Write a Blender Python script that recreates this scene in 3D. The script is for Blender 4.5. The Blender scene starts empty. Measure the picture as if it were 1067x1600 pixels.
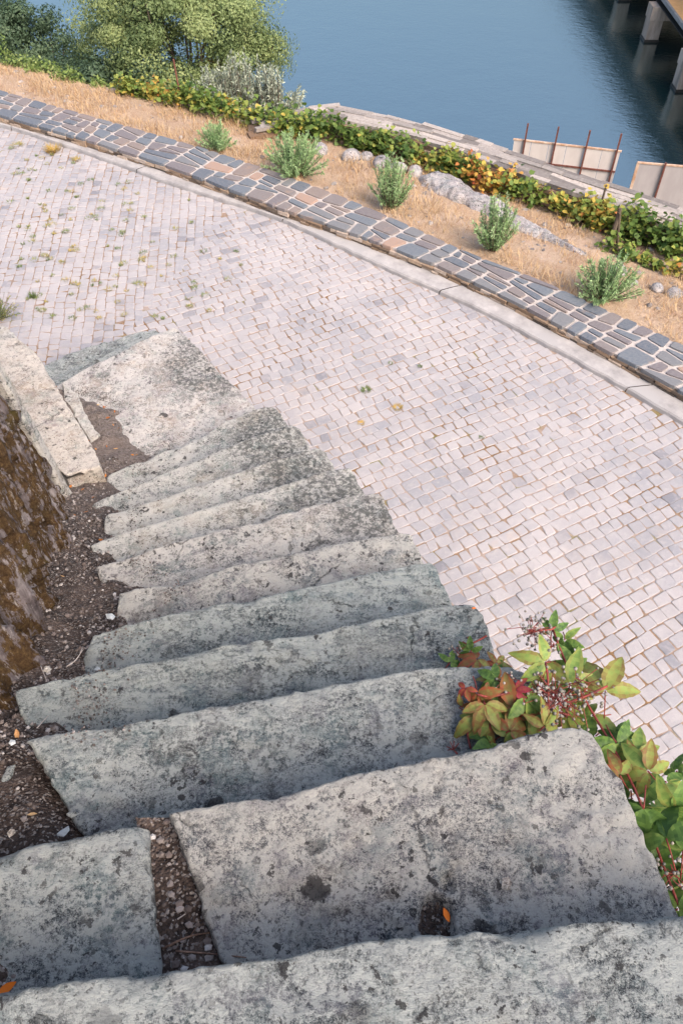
import bpy, math, random
import numpy as np
from mathutils import Vector, noise as mn
random.seed(7); rng = np.random.default_rng(7)
SC = bpy.context.scene
COL = SC.collection
# ------------------------------------------------------------------ camera
F_PX = 1244.0; TH = math.radians(50.1); ZC = 4.8
cam_d = bpy.data.cameras.new('camera'); cam = bpy.data.objects.new('camera', cam_d); COL.objects.link(cam)
cam.location = (0, 0, ZC); cam.rotation_euler = (math.pi/2 - TH, 0, 0)
cam_d.sensor_fit = 'VERTICAL'; cam_d.sensor_height = 36; cam_d.lens = 36*F_PX/1600
cam_d.clip_start = .05; cam_d.clip_end = 3000
SC.camera = cam
# ------------------------------------------------------------------ sky, sun, exposure
SUN_EL = math.radians(46); SUN_AZ = math.radians(140)      # azimuth clockwise from +Y (behind right shoulder)
w = bpy.data.worlds.new('World'); SC.world = w; w.use_nodes = True
nt = w.node_tree; bg = nt.nodes['Background']
sky = nt.nodes.new('ShaderNodeTexSky'); sky.sky_type = 'NISHITA'; sky.sun_disc = False
sky.sun_elevation = SUN_EL; sky.sun_rotation = SUN_AZ; sky.air_density = 1.0; sky.dust_density = 5.0; sky.ozone_density = .6
nt.links.new(sky.outputs[0], bg.inputs[0]); bg.inputs[1].default_value = .15
sl = bpy.data.lights.new('sun', 'SUN'); so = bpy.data.objects.new('sun', sl); COL.objects.link(so)
sl.energy = 1.25; sl.angle = math.radians(30); sl.color = (1, .84, .72)
sdir = Vector((math.sin(SUN_AZ)*math.cos(SUN_EL), math.cos(SUN_AZ)*math.cos(SUN_EL), math.sin(SUN_EL)))
so.rotation_euler = sdir.to_track_quat('Z', 'Y').to_euler()
SC.view_settings.view_transform = 'Standard'; SC.view_settings.look = 'None'
SC.view_settings.exposure = 1.08; SC.view_settings.gamma = 1
SC.cycles.max_bounces = 6; SC.cycles.use_denoising = True

# ------------------------------------------------------------------ helpers
def at(x, y, Y=None, z=None):                              # a point seen at x, y of the photograph, at depth Y or height z
    u = (x-533.5)/F_PX; v = (y-800)/F_PX
    d = Vector((u, math.cos(TH)-v*math.sin(TH), -math.sin(TH)-v*math.cos(TH)))
    t = (z-ZC)/d.z if z is not None else Y/d.y
    return Vector((0, 0, ZC)) + d*t
def tag(o, label=None, cat=None, group=None, kind=None):
    for k, v in (('label', label), ('category', cat), ('group', group), ('kind', kind)):
        if v: o[k] = v
    return o
def empty(name, loc, label, cat, group=None, rz=0):
    o = bpy.data.objects.new(name, None); COL.objects.link(o); o.location = loc; o.rotation_euler = (0, 0, rz)
    o.empty_display_size = .1
    return tag(o, label, cat, group)
def link(name, me, mat, parent=None):
    o = bpy.data.objects.new(name, me); COL.objects.link(o)
    if mat:
        for m in (mat if isinstance(mat, (list, tuple)) else [mat]): me.materials.append(m)
    if parent:
        o.parent = parent
        o.location = -Vector(parent.location) if parent.get('_world') else (0, 0, 0)
    return o
def mesh(verts, faces, smooth=False, attrs=None, name='m', pattr=None):
    me = bpy.data.meshes.new(name)
    me.from_pydata([tuple(v) for v in verts], [], faces)
    if pattr is not None:
        q = me.attributes.new('wear', 'FLOAT', 'POINT'); q.data.foreach_set('value', np.asarray(pattr, dtype=np.float32))
    if attrs:
        for k, a in attrs.items():
            at_ = me.attributes.new(k, 'FLOAT', 'FACE'); at_.data.foreach_set('value', np.asarray(a, dtype=np.float32))
    if smooth: me.polygons.foreach_set('use_smooth', [True]*len(me.polygons))
    me.update(); return me
def polys(V, k, attrs=None, smooth=False):
    """V: (n*k, 3) array of n polygons with k corners each"""
    n = len(V)//k; me = bpy.data.meshes.new('m')
    me.vertices.add(len(V)); me.vertices.foreach_set('co', np.asarray(V, dtype=np.float32).ravel())
    me.loops.add(n*k); me.loops.foreach_set('vertex_index', np.arange(n*k, dtype=np.int32))
    me.polygons.add(n); me.polygons.foreach_set('loop_start', np.arange(0, n*k, k, dtype=np.int32))
    me.update(calc_edges=True)
    if attrs:
        for kk, a in attrs.items():
            q = me.attributes.new(kk, 'FLOAT', 'FACE'); q.data.foreach_set('value', np.asarray(a, dtype=np.float32))
    if smooth: me.polygons.foreach_set('use_smooth', [True]*n)
    return me
class MB:
    def __init__(s): s.v = []; s.f = []; s.a = []
    def add(s, v, f, a=0.):
        n = len(s.v); s.v += [tuple(p) for p in v]; s.f += [tuple(i+n for i in q) for q in f]; s.a += [a]*len(f)
    def box(s, c, sx, sy, sz, rz=0, tilt=(0, 0), jit=0, a=0.):
        vs = []
        for dx, dy, dz in ((-1,-1,-1),(1,-1,-1),(1,1,-1),(-1,1,-1),(-1,-1,1),(1,-1,1),(1,1,1),(-1,1,1)):
            x, y, z = dx*sx/2+random.uniform(-jit, jit), dy*sy/2+random.uniform(-jit, jit), dz*sz/2+random.uniform(-jit, jit)*.6
            z += x*tilt[0]+y*tilt[1]
            vs.append((c[0]+x*math.cos(rz)-y*math.sin(rz), c[1]+x*math.sin(rz)+y*math.cos(rz), c[2]+z))
        s.add(vs, [(0,3,2,1),(4,5,6,7),(0,1,5,4),(1,2,6,5),(2,3,7,6),(3,0,4,7)], a)
    def tube(s, pts, rad, n=6, a=0.):
        pts = [Vector(p) for p in pts]; rings = []
        for i, p in enumerate(pts):
            t = (pts[min(i+1, len(pts)-1)]-pts[max(i-1, 0)]).normalized()
            u = t.orthogonal().normalized() if i == 0 else (u - t*u.dot(t)).normalized()
            v = t.cross(u); r = rad[i] if hasattr(rad, '__len__') else rad
            rings.append([p + (u*math.cos(k*2*math.pi/n)+v*math.sin(k*2*math.pi/n))*r for k in range(n)])
        vs = [q for r_ in rings for q in r_]; fs = []
        for i in range(len(pts)-1):
            for k in range(n): fs.append((i*n+k, i*n+(k+1) % n, (i+1)*n+(k+1) % n, (i+1)*n+k))
        fs.append(tuple(range(n))[::-1]); fs.append(tuple((len(pts)-1)*n+k for k in range(n)))
        s.add(vs, fs, a)
    def blob(s, c, r, sx=1, sy=1, sz=.6, n=5, m=7, a=0., jit=.25, rz=0):
        vs = [(0, 0, 1)]; 
        for i in range(1, n):
            for k in range(m):
                th = math.pi*i/n; ph = 2*math.pi*k/m+i*.4
                q = 1+random.uniform(-jit, jit)
                vs.append((math.sin(th)*math.cos(ph)*q, math.sin(th)*math.sin(ph)*q, math.cos(th)*q))
        vs.append((0, 0, -1)); fs = []
        for k in range(m): fs.append((0, 1+k, 1+(k+1) % m))
        for i in range(n-2):
            for k in range(m): fs.append((1+i*m+k, 1+(i+1)*m+k, 1+(i+1)*m+(k+1) % m, 1+i*m+(k+1) % m))
        e = len(vs)-1
        for k in range(m): fs.append((e, 1+(n-2)*m+(k+1) % m, 1+(n-2)*m+k))
        cr, sr = math.cos(rz), math.sin(rz)
        vs = [(c[0]+(x*sx*cr-y*sy*sr)*r, c[1]+(x*sx*sr+y*sy*cr)*r, c[2]+z*sz*r) for x, y, z in vs]
        s.add(vs, fs, a)
    def build(s, name, mat, parent=None, smooth=False, sub=0):
        o = link(name, mesh(s.v, s.f, smooth, {'rnd': s.a}), mat, parent)
        if sub:
            m = o.modifiers.new('s', 'SUBSURF'); m.levels = sub; m.render_levels = sub
        return o
def resample(P, n):
    P = np.array(P, float); d = np.r_[0, np.cumsum(np.linalg.norm(np.diff(P, axis=0), axis=1))]
    t = np.linspace(0, d[-1], n) if isinstance(n, int) else np.asarray(n)*d[-1]
    return np.stack([np.interp(t, d, P[:, i]) for i in range(P.shape[1])], 1)
def plen(P):
    P = np.array(P, float); return float(np.sum(np.linalg.norm(np.diff(P, axis=0), axis=1)))
def smoothpoly(P, it=2):
    P = np.array(P, float)
    for _ in range(it):
        Q = [P[0]]
        for a, b in zip(P[:-1], P[1:]): Q += [a*.75+b*.25, a*.25+b*.75]
        Q.append(P[-1]); P = np.array(Q)
    return P

# ------------------------------------------------------------------ materials
class NT:
    def __init__(s, name):
        s.m = bpy.data.materials.new(name); s.m.use_nodes = True; s.t = s.m.node_tree
        s.b = s.t.nodes['Principled BSDF']; s.b.inputs['Roughness'].default_value = .9
        s.co = s.t.nodes.new('ShaderNodeTexCoord').outputs['Object']
    def n(s, typ, **kw):
        nd = s.t.nodes.new(typ)
        for k, v in kw.items(): setattr(nd, k, v)
        return nd
    def set(s, sock, v):
        if isinstance(v, bpy.types.NodeSocket): s.t.links.new(v, sock)
        elif isinstance(v, tuple) and len(v) == 3 and sock.type == 'RGBA': sock.default_value = (*v, 1)
        else: sock.default_value = v
    def map(s, scale=(1, 1, 1), loc=(0, 0, 0), rot=(0, 0, 0), src=None):
        m = s.n('ShaderNodeMapping'); s.set(m.inputs[0], src or s.co)
        m.inputs['Scale'].default_value = scale; m.inputs['Location'].default_value = loc; m.inputs['Rotation'].default_value = rot
        return m.outputs[0]
    def noise(s, scale, detail=6, rough=.6, src=None, dist=0, out='Fac'):
        q = s.n('ShaderNodeTexNoise'); s.set(q.inputs['Vector'], src or s.co)
        q.inputs['Scale'].default_value = scale; q.inputs['Detail'].default_value = detail
        q.inputs['Roughness'].default_value = rough; q.inputs['Distortion'].default_value = dist
        return q.outputs[out]
    def vor(s, scale, src=None, feat='F1', out='Distance', rand=1):
        q = s.n('ShaderNodeTexVoronoi', feature=feat); s.set(q.inputs['Vector'], src or s.co)
        q.inputs['Scale'].default_value = scale; q.inputs['Randomness'].default_value = rand
        return q.outputs[out]
    def math(s, op, a, b=0., c=None, clamp=False):
        q = s.n('ShaderNodeMath', operation=op, use_clamp=clamp); s.set(q.inputs[0], a); s.set(q.inputs[1], b)
        if c is not None: s.set(q.inputs[2], c)
        return q.outputs[0]
    def rng(s, v, a, b, c=0., d=1.):
        q = s.n('ShaderNodeMapRange'); s.set(q.inputs[0], v)
        for i, x in enumerate((a, b, c, d)): s.set(q.inputs[i+1], x)
        return q.outputs[0]
    def ramp(s, v, stops, interp='LINEAR'):
        q = s.n('ShaderNodeValToRGB'); q.color_ramp.interpolation = interp; e = q.color_ramp.elements
        while len(e) < len(stops): e.new(.5)
        for el, (p, c) in zip(e, stops): el.position = p; el.color = (*c, 1)
        s.set(q.inputs[0], v); return q.outputs[0]
    def mix(s, f, a, b, mode='MIX'):
        q = s.n('ShaderNodeMix', data_type='RGBA', blend_type=mode); s.set(q.inputs[0], f); s.set(q.inputs[6], a); s.set(q.inputs[7], b)
        return q.outputs[2]
    def attr(s, name='rnd'): return s.n('ShaderNodeAttribute', attribute_name=name).outputs['Fac']
    def bump(s, h, strength=.5, dist=.01):
        q = s.n('ShaderNodeBump'); q.inputs['Strength'].default_value = strength; q.inputs['Distance'].default_value = dist
        s.set(q.inputs['Height'], h); s.t.links.new(q.outputs[0], s.b.inputs['Normal'])
    def col(s, c): s.set(s.b.inputs['Base Color'], c)
    def done(s, rough=None, spec=None):
        if rough is not None: s.set(s.b.inputs['Roughness'], rough)
        if spec is not None: s.b.inputs['Specular IOR Level'].default_value = spec
        return s.m

def stone_mat(name, dark, mid, light, warm, white=.5, spots=.5, seed=0., warmf=.3, pits=(), fol=1., frot=.2):
    """weathered stone grown over with lichen crusts, pale patches and black spots"""
    t = NT(name); co = t.map(loc=(seed, seed*.7, seed*.3))
    wv = t.n('ShaderNodeVectorMath', operation='SCALE'); t.set(wv.inputs[0], t.noise(16, 6, .7, co, out='Color')); wv.inputs['Scale'].default_value = .10
    wa = t.n('ShaderNodeVectorMath', operation='ADD'); t.set(wa.inputs[0], co); t.set(wa.inputs[1], wv.outputs[0]); wc = wa.outputs[0]
    big = t.noise(2.3, 5, .6, co); med = t.noise(13/math.sqrt(fol), 9, .72, t.map(scale=(1, fol, 1), rot=(0, 0, -frot), loc=(seed, seed*.7, seed*.3))); fine = t.noise(95, 8, .75, co); grit = t.noise(330, 4, .8, co)
    k = t.math('ADD', t.math('MULTIPLY', med, .42), t.math('ADD', t.math('MULTIPLY', fine, .55), t.math('MULTIPLY', big, .22)))
    k = t.math('ADD', k, t.math('MULTIPLY', t.math('SUBTRACT', grit, .5), .55))
    c = t.ramp(k, [(.49, tuple(q*.48 for q in dark)), (.55, mid), (.585, tuple(a*.4+b_*.6 for a, b_ in zip(mid, light))), (.64, tuple(q*1.3 for q in light))])
    c = t.mix(t.rng(t.noise(9, 6, .7, t.map(loc=(seed+1, 5, 5))), .5, .62, 0, .45), c, tuple(q*g for q, g in zip(mid, (.85, 1.12, 1.12))))
    c = t.mix(t.rng(t.noise(11, 6, .7, t.map(loc=(seed+6, 1, 9))), .52, .64, 0, .45), c, tuple(q*g for q, g in zip(mid, (.92, .80, .95))))
    c = t.mix(t.rng(t.noise(4.3, 6, .65, t.map(loc=(seed+9, 3, 1))), .48, .68, 0, warmf), c, warm)
    # pale lichen crust with ragged edges
    pl = t.math('ADD', t.noise(28, 8, .7, co), t.math('MULTIPLY', t.noise(5, 3, .5, t.map(loc=(seed, 7, 2))), .5))
    pl = t.math('ADD', pl, t.math('MULTIPLY', t.math('SUBTRACT', fine, .5), .5)); c = t.mix(t.rng(pl, .80-.08*white, .86-.08*white, 0, .7), c, tuple(min(1, q*1.3+.03) for q in light))
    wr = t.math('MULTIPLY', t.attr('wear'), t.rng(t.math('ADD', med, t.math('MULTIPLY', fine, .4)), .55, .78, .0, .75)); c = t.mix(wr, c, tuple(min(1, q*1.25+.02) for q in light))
    # round lichen rosettes
    v = t.n('ShaderNodeTexVoronoi'); t.set(v.inputs['Vector'], wc); v.inputs['Scale'].default_value = 26
    sep = t.n('ShaderNodeSeparateColor'); t.set(sep.inputs[0], v.outputs['Color'])
    ros = t.math('MULTIPLY', t.rng(v.outputs['Distance'], .30, .36, 1, 0), t.math('GREATER_THAN', sep.outputs[0], .72))
    c = t.mix(t.math('MULTIPLY', ros, .28), c, tuple(q*1.1 for q in light))
    ring = t.math('MULTIPLY', t.math('MULTIPLY', t.rng(v.outputs['Distance'], .33, .36, 0, 1), t.rng(v.outputs['Distance'], .40, .45, 1, 0)), t.math('GREATER_THAN', sep.outputs[0], .72))
    c = t.mix(t.math('MULTIPLY', ring, .12), c, dark)
    # black lichen spots, small and a few large
    for sc_, thr, r in ((75, .78-.1*spots, .40), (38, .80-.22*spots, .46), (11, .90-.14*spots, .32)):
        v = t.n('ShaderNodeTexVoronoi'); t.set(v.inputs['Vector'], wc); v.inputs['Scale'].default_value = sc_
        sep = t.n('ShaderNodeSeparateColor'); t.set(sep.inputs[0], v.outputs['Color'])
        rr = t.math('ADD', t.math('MULTIPLY', sep.outputs[1], r), t.math('MULTIPLY', t.math('SUBTRACT', fine, .5), .5))
        f = t.math('MULTIPLY', t.rng(t.math('SUBTRACT', v.outputs['Distance'], rr), -.03, .03, 1, 0), t.math('GREATER_THAN', sep.outputs[0], thr))
        f = t.math('MULTIPLY', f, t.rng(t.noise(3.1, 4, .6, t.map(loc=(seed+4, sc_, 2))), .38, .55, .15, 1))
        c = t.mix(t.math('MULTIPLY', f, .85), c, (.022, .02, .022))
    # dark weathering blotches
    db = t.math('ADD', t.noise(7, 9, .75, t.map(loc=(seed+2, 1, 5))), t.math('MULTIPLY', fine, .3))
    c = t.mix(t.rng(db, .74, .86, 0, .75), c, tuple(q*.55 for q in dark))
    for px_, py_, pr_ in pits:      # rough patch of dark pitted lichen
        vd = t.n('ShaderNodeVectorMath', operation='DISTANCE'); sx = t.n('ShaderNodeSeparateXYZ'); t.set(sx.inputs[0], t.co); cx = t.n('ShaderNodeCombineXYZ'); t.set(cx.inputs[0], sx.outputs[0]); t.set(cx.inputs[1], sx.outputs[1])
        t.set(vd.inputs[0], cx.outputs[0]); vd.inputs[1].default_value = (px_, py_, 0)
        pm = t.math('ADD', t.math('SUBTRACT', 1, t.math('DIVIDE', vd.outputs['Value'], pr_)), t.math('MULTIPLY', t.math('SUBTRACT', med, .5), 2.2))
        pf = t.math('MULTIPLY', t.rng(pm, .1, .5, 0, 1), t.rng(t.math('ADD', t.noise(42, 6, .7, co), t.math('MULTIPLY', t.math('SUBTRACT', med, .5), .6)), .44, .56, .12, .85))
        c = t.mix(pf, c, (.075, .08, .078))
    # hairline cracks
    cr = t.n('ShaderNodeTexVoronoi', feature='DISTANCE_TO_EDGE'); t.set(cr.inputs['Vector'], wc); cr.inputs['Scale'].default_value = 2.2
    cf = t.math('MULTIPLY', t.rng(cr.outputs['Distance'], .0, .012, 1, 0), t.rng(t.noise(5, 2, .5, t.map(loc=(1, seed, 8))), .55, .62, 0, .7))
    c = t.mix(cf, c, tuple(q*.35 for q in dark))
    t.col(c)
    h = t.math('ADD', t.math('MULTIPLY', med, 1.6), t.math('ADD', t.math('MULTIPLY', fine, .7), t.math('MULTIPLY', grit, .22)))
    h = t.math('SUBTRACT', h, t.math('MULTIPLY', cf, .5))
    t.bump(h, 1.0, .014)
    return t.done(.93, .25)

M = {}
M['stone_near'] = stone_mat('stone_near', (.055, .058, .072), (.15, .155, .165), (.35, .345, .32), (.36, .31, .25), .62, .8, 0)
M['stone_mid'] = stone_mat('stone_mid', (.055, .066, .078), (.15, .17, .178), (.31, .33, .318), (.34, .32, .28), .4, .8, 3, .3, (), 2.2, .25)
M['stone_blue'] = stone_mat('stone_blue', (.045, .060, .072), (.12, .147, .158), (.27, .295, .285), (.28, .27, .24), .45, .5, 6, .3, (), 3.2, .5)
M['stone_pale'] = stone_mat('stone_pale', (.10, .10, .098), (.26, .26, .25), (.43, .415, .39), (.40, .33, .25), .9, .75, 11, .6)
M['stone_turn'] = stone_mat('stone_turn', (.10, .10, .097), (.28, .275, .265), (.44, .42, .40), (.41, .33, .27), .9, .3, 13, .7, ((-1.05, 5.0, .52),))
M['stone_pitted'] = stone_mat('stone_pitted', (.075, .085, .082), (.22, .23, .22), (.41, .405, .38), (.38, .32, .25), .8, .6, 15, .5, ((-.50, 4.05, .34), (-.48, 3.68, .34), (-.27, 3.2, .32), (-.08, 2.82, .32)))
M['stone_lower'] = stone_mat('stone_lower', (.07, .075, .076), (.19, .195, .195), (.38, .37, .35), (.35, .30, .24), .8, .6, 27, .5, ((.12, 2.45, .22),))
M['stone_cream'] = stone_mat('stone_cream', (.17, .155, .145), (.33, .30, .275), (.47, .435, .395), (.42, .33, .25), .9, .2, 17, .7)

def mk_setts():
    t = NT('granite_setts'); a = t.attr(); g = t.noise(260, 3, .8); m2 = t.noise(22, 5, .6); big = t.noise(.9, 4, .6)
    c = t.ramp(a, [(0, (.20, .20, .225)), (.06, (.305, .305, .33)), (.2, (.345, .34, .36)), (.6, (.39, .37, .38)), (1, (.43, .405, .41))])
    c = t.mix(t.rng(g, .35, .7, 0, .6), c, (.22, .22, .245)); c = t.mix(t.rng(m2, .5, .75, 0, .5), c, (.47, .44, .44))
    c = t.mix(t.rng(big, .42, .62, 0, .5), c, (.47, .435, .43))
    c = t.mix(t.rng(t.math('ADD', t.noise(2.6, 8, .72, t.map(loc=(6, 1, 3))), t.math('MULTIPLY', m2, .2)), .60, .74, 0, .3), c, (.27, .255, .26)); c = t.mix(t.rng(t.noise(3.9, 7, .7, t.map(loc=(1, 9, 3))), .58, .70, 0, .45), c, (.46, .38, .33))
    c = t.mix(t.math('GREATER_THAN', a, 1.2), c, t.ramp(t.noise(1.3, 6, .65), [(.36, (.16, .11, .075)), (.6, (.33, .28, .25))]))
    t.col(c); t.bump(t.math('ADD', g, t.math('MULTIPLY', m2, 2)), .6, .006); return t.done(.85, .3)
M['setts'] = mk_setts()
M['boulder'] = stone_mat('boulder_stone', (.10, .095, .095), (.22, .21, .215), (.36, .34, .34), (.36, .31, .27), .4, .2, 23)
def mk_joint():
    t = NT('joint_sand'); n1 = t.noise(1.3, 6, .65); n2 = t.noise(60, 6, .7); n3 = t.noise(3.7, 5, .6, t.map(loc=(5, 2, 0)))
    c = t.ramp(n2, [(.3, (.11, .07, .04)), (.55, (.25, .155, .085)), (.8, (.38, .26, .17))])
    c = t.mix(t.rng(n1, .38, .56, 0, .9), c, (.35, .29, .26)); c = t.mix(t.rng(n3, .60, .68, 0, .8), c, (.17, .17, .06))
    t.col(c); t.bump(n2, .6, .01); return t.done(.95, .1)
M['joint'] = mk_joint()
def mk_simple(name, c1, c2, scale=8, detail=7, rough=.9, bump=.4, bd=.01, c3=None, stretch=(1, 1, 1), spec=.3, lo=.35, hi=.65):
    t = NT(name); s = t.map(scale=stretch); n = t.noise(scale, detail, .7, s)
    c = t.ramp(n, [(lo, c1), (hi, c2)])
    if c3: c = t.mix(t.rng(t.noise(scale*.27, 5, .6, t.map(loc=(3, 8, 1), scale=stretch)), .5, .62), c, c3)
    t.col(c); t.bump(t.math('ADD', n, t.math('MULTIPLY', t.noise(scale*7, 4, .7, s), .3)), bump, bd); return t.done(rough, spec)
M['kerb'] = mk_simple('kerb_concrete', (.27, .26, .26), (.44, .42, .415), 6, 9, .9, .4, .006, (.35, .34, .34))
M['mortar'] = mk_simple('mortar', (.36, .325, .305), (.51, .465, .44), 20, 6, .95, .4, .006)
def mk_slate(name='slate_coping'):
    t = NT(name); a = t.attr(); st = t.noise(9, 9, .75, t.map(scale=(3.2, 11, 3), rot=(0, 0, .65))); g = t.noise(70, 5, .7)
    c = t.ramp(a, [(0, (.075, .10, .135)), (.22, (.105, .135, .17)), (.42, (.145, .155, .17)), (.58, (.145, .125, .135)), (.78, (.18, .15, .145)), (.9, (.22, .165, .14)), (.97, (.38, .24, .17))], 'CONSTANT')
    c = t.mix(t.rng(st, .38, .62, 0, .6), c, (.25, .24, .24)); c = t.mix(t.rng(g, .55, .75, 0, .35), c, (.06, .07, .09))
    c = t.mix(t.rng(t.noise(5, 4, .6, t.map(loc=(2, 2, 2))), .62, .7, 0, .4), c, (.36, .24, .17))
    t.col(c); t.bump(t.math('ADD', st, t.math('MULTIPLY', g, .3)), .6, .008); return t.done(.7, .35)
M['slate'] = mk_slate()
def mk_rubble(name, stops, spec=.2):
    t = NT(name); a = t.attr(); n = t.noise(30, 7, .7); st = t.noise(14, 6, .7, t.map(scale=(1, 1, 5)))
    c = t.ramp(a, stops); c = t.mix(t.rng(n, .4, .7, 0, .45), c, (.10, .085, .07)); c = t.mix(t.rng(st, .55, .75, 0, .5), c, (.48, .42, .38))
    t.col(c); t.bump(t.math('ADD', n, st), .6, .01); return t.done(.9, spec)
M['rubble'] = mk_rubble('rubble', [(0, (.10, .085, .075)), (.35, (.22, .15, .10)), (.7, (.36, .26, .18)), (1, (.50, .42, .36))])
M['drystone'] = mk_rubble('drystone', [(0, (.17, .155, .15)), (.4, (.29, .265, .25)), (.8, (.40, .36, .335)), (1, (.48, .43, .395))])
M['drystone_face'] = mk_rubble('drystone_face', [(0, (.11, .075, .055)), (.4, (.22, .14, .09)), (.8, (.36, .25, .18)), (1, (.46, .37, .30))])
def mk_soil(name, c1, c2, c3):
    t = NT(name); n = t.noise(50, 8, .75); g = t.vor(130); sp = t.n('ShaderNodeTexVoronoi'); t.set(sp.inputs['Vector'], t.co); sp.inputs['Scale'].default_value = 170
    se = t.n('ShaderNodeSeparateColor'); t.set(se.inputs[0], sp.outputs['Color'])
    c = t.ramp(n, [(.35, c1), (.62, c2)]); c = t.mix(t.math('MULTIPLY', t.math('GREATER_THAN', se.outputs[0], .8), .8), c, c3)
    c = t.mix(t.rng(t.noise(5, 4, .6, t.map(loc=(4, 4, 1))), .5, .62, 0, .6), c, tuple(q*1.5 for q in c2))
    sy = t.n('ShaderNodeSeparateXYZ'); t.set(sy.inputs[0], t.co); c = t.mix(t.math('MULTIPLY', t.rng(sy.outputs[1], 2.6, 3.9, 0, .75), t.rng(n, .35, .6, .2, 1)), c, (.27, .23, .21))
    t.col(c); t.bump(t.math('ADD', n, g), .9, .012); return t.done(.95, .15)
M['soil'] = mk_soil('soil', (.022, .016, .014), (.095, .072, .062), (.30, .27, .25))
M['pebble'] = mk_rubble('pebble', [(0, (.05, .04, .038)), (.5, (.15, .12, .11)), (.85, (.30, .27, .26)), (1, (.55, .53, .52))])
def mk_ground():
    t = NT('dry_ground'); n = t.noise(7, 8, .7); f = t.noise(45, 7, .75, t.map(scale=(1, 2.2, 1), rot=(0, 0, .6))); g = t.noise(2.2, 4, .6, t.map(loc=(3, 1, 0)))
    c = t.ramp(f, [(.3, (.26, .17, .11)), (.5, (.47, .34, .24)), (.7, (.66, .52, .39))])
    c = t.mix(t.rng(n, .5, .68, 0, .65), c, (.40, .25, .17)); c = t.mix(t.rng(g, .52, .64, 0, .5), c, (.60, .47, .38))
    t.col(c); t.bump(t.math('ADD', f, n), .8, .03); return t.done(.97, .1)
M['ground'] = mk_ground()
M['bank'] = mk_simple('bank_scrub', (.03, .035, .015), (.12, .10, .05), 1.5, 9, .95, .8, .1, (.07, .08, .03))
def mk_moss():
    t = NT('mossy_schist'); co = t.map(scale=(11, 11, 1.3), rot=(.12, .0, 0)); a = t.noise(2.0, 8, .7, co); b = t.noise(55, 8, .8); m = t.noise(5.5, 8, .72, t.map(loc=(7, 3, 2), scale=(3.2, 3.2, .9)))
    rock = t.ramp(a, [(.34, (.06, .045, .045)), (.5, (.21, .18, .185)), (.68, (.46, .42, .42))])
    moss = t.ramp(b, [(.3, (.022, .012, .007)), (.5, (.085, .050, .024)), (.72, (.21, .14, .06))])
    moss = t.mix(t.rng(t.noise(3.3, 4, .6, t.map(loc=(1, 1, 6))), .56, .68, 0, .55), moss, (.085, .075, .018))
    f = t.rng(t.math('ADD', m, t.math('MULTIPLY', t.math('SUBTRACT', b, .5), .25)), .45, .49, 0, 1)
    c = t.mix(f, rock, moss); w_ = t.rng(t.noise(9, 8, .8, t.map(scale=(3, 3, .6), loc=(4, 0, 0))), .59, .63, 0, .8)
    c = t.mix(w_, c, (.52, .48, .46)); t.col(c)
    t.bump(t.math('ADD', t.math('MULTIPLY', a, 1.6), t.math('MULTIPLY', b, .6)), .9, .03); return t.done(.93, .15)
M['moss'] = mk_moss()
def mk_water():
    t = NT('river_water'); r1 = t.noise(2.6, 4, .6, t.map(scale=(1, 1.6, 1), rot=(0, 0, .35))); r2 = t.noise(.5, 3, .5); r3 = t.noise(9, 3, .6)
    t.col((.004, .020, .024)); t.b.inputs['IOR'].default_value = 5.5; t.b.inputs['Specular Tint'].default_value = (.93, 1, .96, 1)
    t.bump(t.math('ADD', t.math('MULTIPLY', r1, 1.), t.math('ADD', t.math('MULTIPLY', r2, 1.6), t.math('MULTIPLY', r3, .25))), .3, .035); return t.done(.12, .5)
M['water'] = mk_water()
def leaf_mat(name, stops, trans=.25, rough=.55, attr='rnd', mott=.25):
    t = NT(name); c = t.ramp(t.attr(attr), stops); n = t.noise(40, 4, .6)
    c = t.mix(t.rng(n, .45, .75, 0, mott), c, tuple(q*.55 for q in stops[0][1])); t.col(c)
    tr = t.n('ShaderNodeBsdfTranslucent'); t.set(tr.inputs[0], c); mx = t.n('ShaderNodeMixShader'); mx.inputs[0].default_value = trans
    out = t.t.nodes['Material Output']; t.t.links.new(t.b.outputs[0], mx.inputs[1]); t.t.links.new(tr.outputs[0], mx.inputs[2]); t.t.links.new(mx.outputs[0], out.inputs[0])
    return t.done(rough, .3)
M['tree'] = leaf_mat('tree_leaves', [(0, (.09, .14, .06)), (.35, (.20, .27, .11)), (.75, (.38, .44, .19)), (.96, (.50, .53, .26)), (1, (.60, .45, .14))], .3)
M['tree_dark'] = leaf_mat('dark_tree_leaves', [(0, (.05, .085, .055)), (.5, (.10, .16, .09)), (1, (.20, .27, .14))], .3)
M['olive'] = leaf_mat('silver_leaves', [(0, (.22, .27, .20)), (.5, (.40, .45, .35)), (1, (.58, .62, .50))], .2)
M['hedge'] = leaf_mat('hedge_leaves', [(0, (.09, .15, .035)), (.5, (.19, .27, .07)), (1, (.33, .39, .14))], .3)
M['vine'] = leaf_mat('vine_leaves', [(0, (.055, .11, .025)), (.3, (.15, .23, .05)), (.5, (.30, .34, .075)), (.66, (.56, .42, .09)), (.82, (.58, .26, .07)), (1, (.38, .11, .05))], .3)
M['shrub'] = leaf_mat('shrub_leaves', [(0, (.20, .35, .14)), (.5, (.36, .53, .25)), (1, (.54, .68, .38))], .3)
M['straw'] = leaf_mat('straw', [(0, (.30, .17, .08)), (.5, (.52, .36, .20)), (1, (.68, .52, .33))], .2, .8)
M['weed'] = leaf_mat('weed', [(0, (.10, .15, .05)), (.5, (.20, .25, .09)), (.75, (.36, .33, .12)), (1, (.55, .35, .10))], .2, .8)
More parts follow.
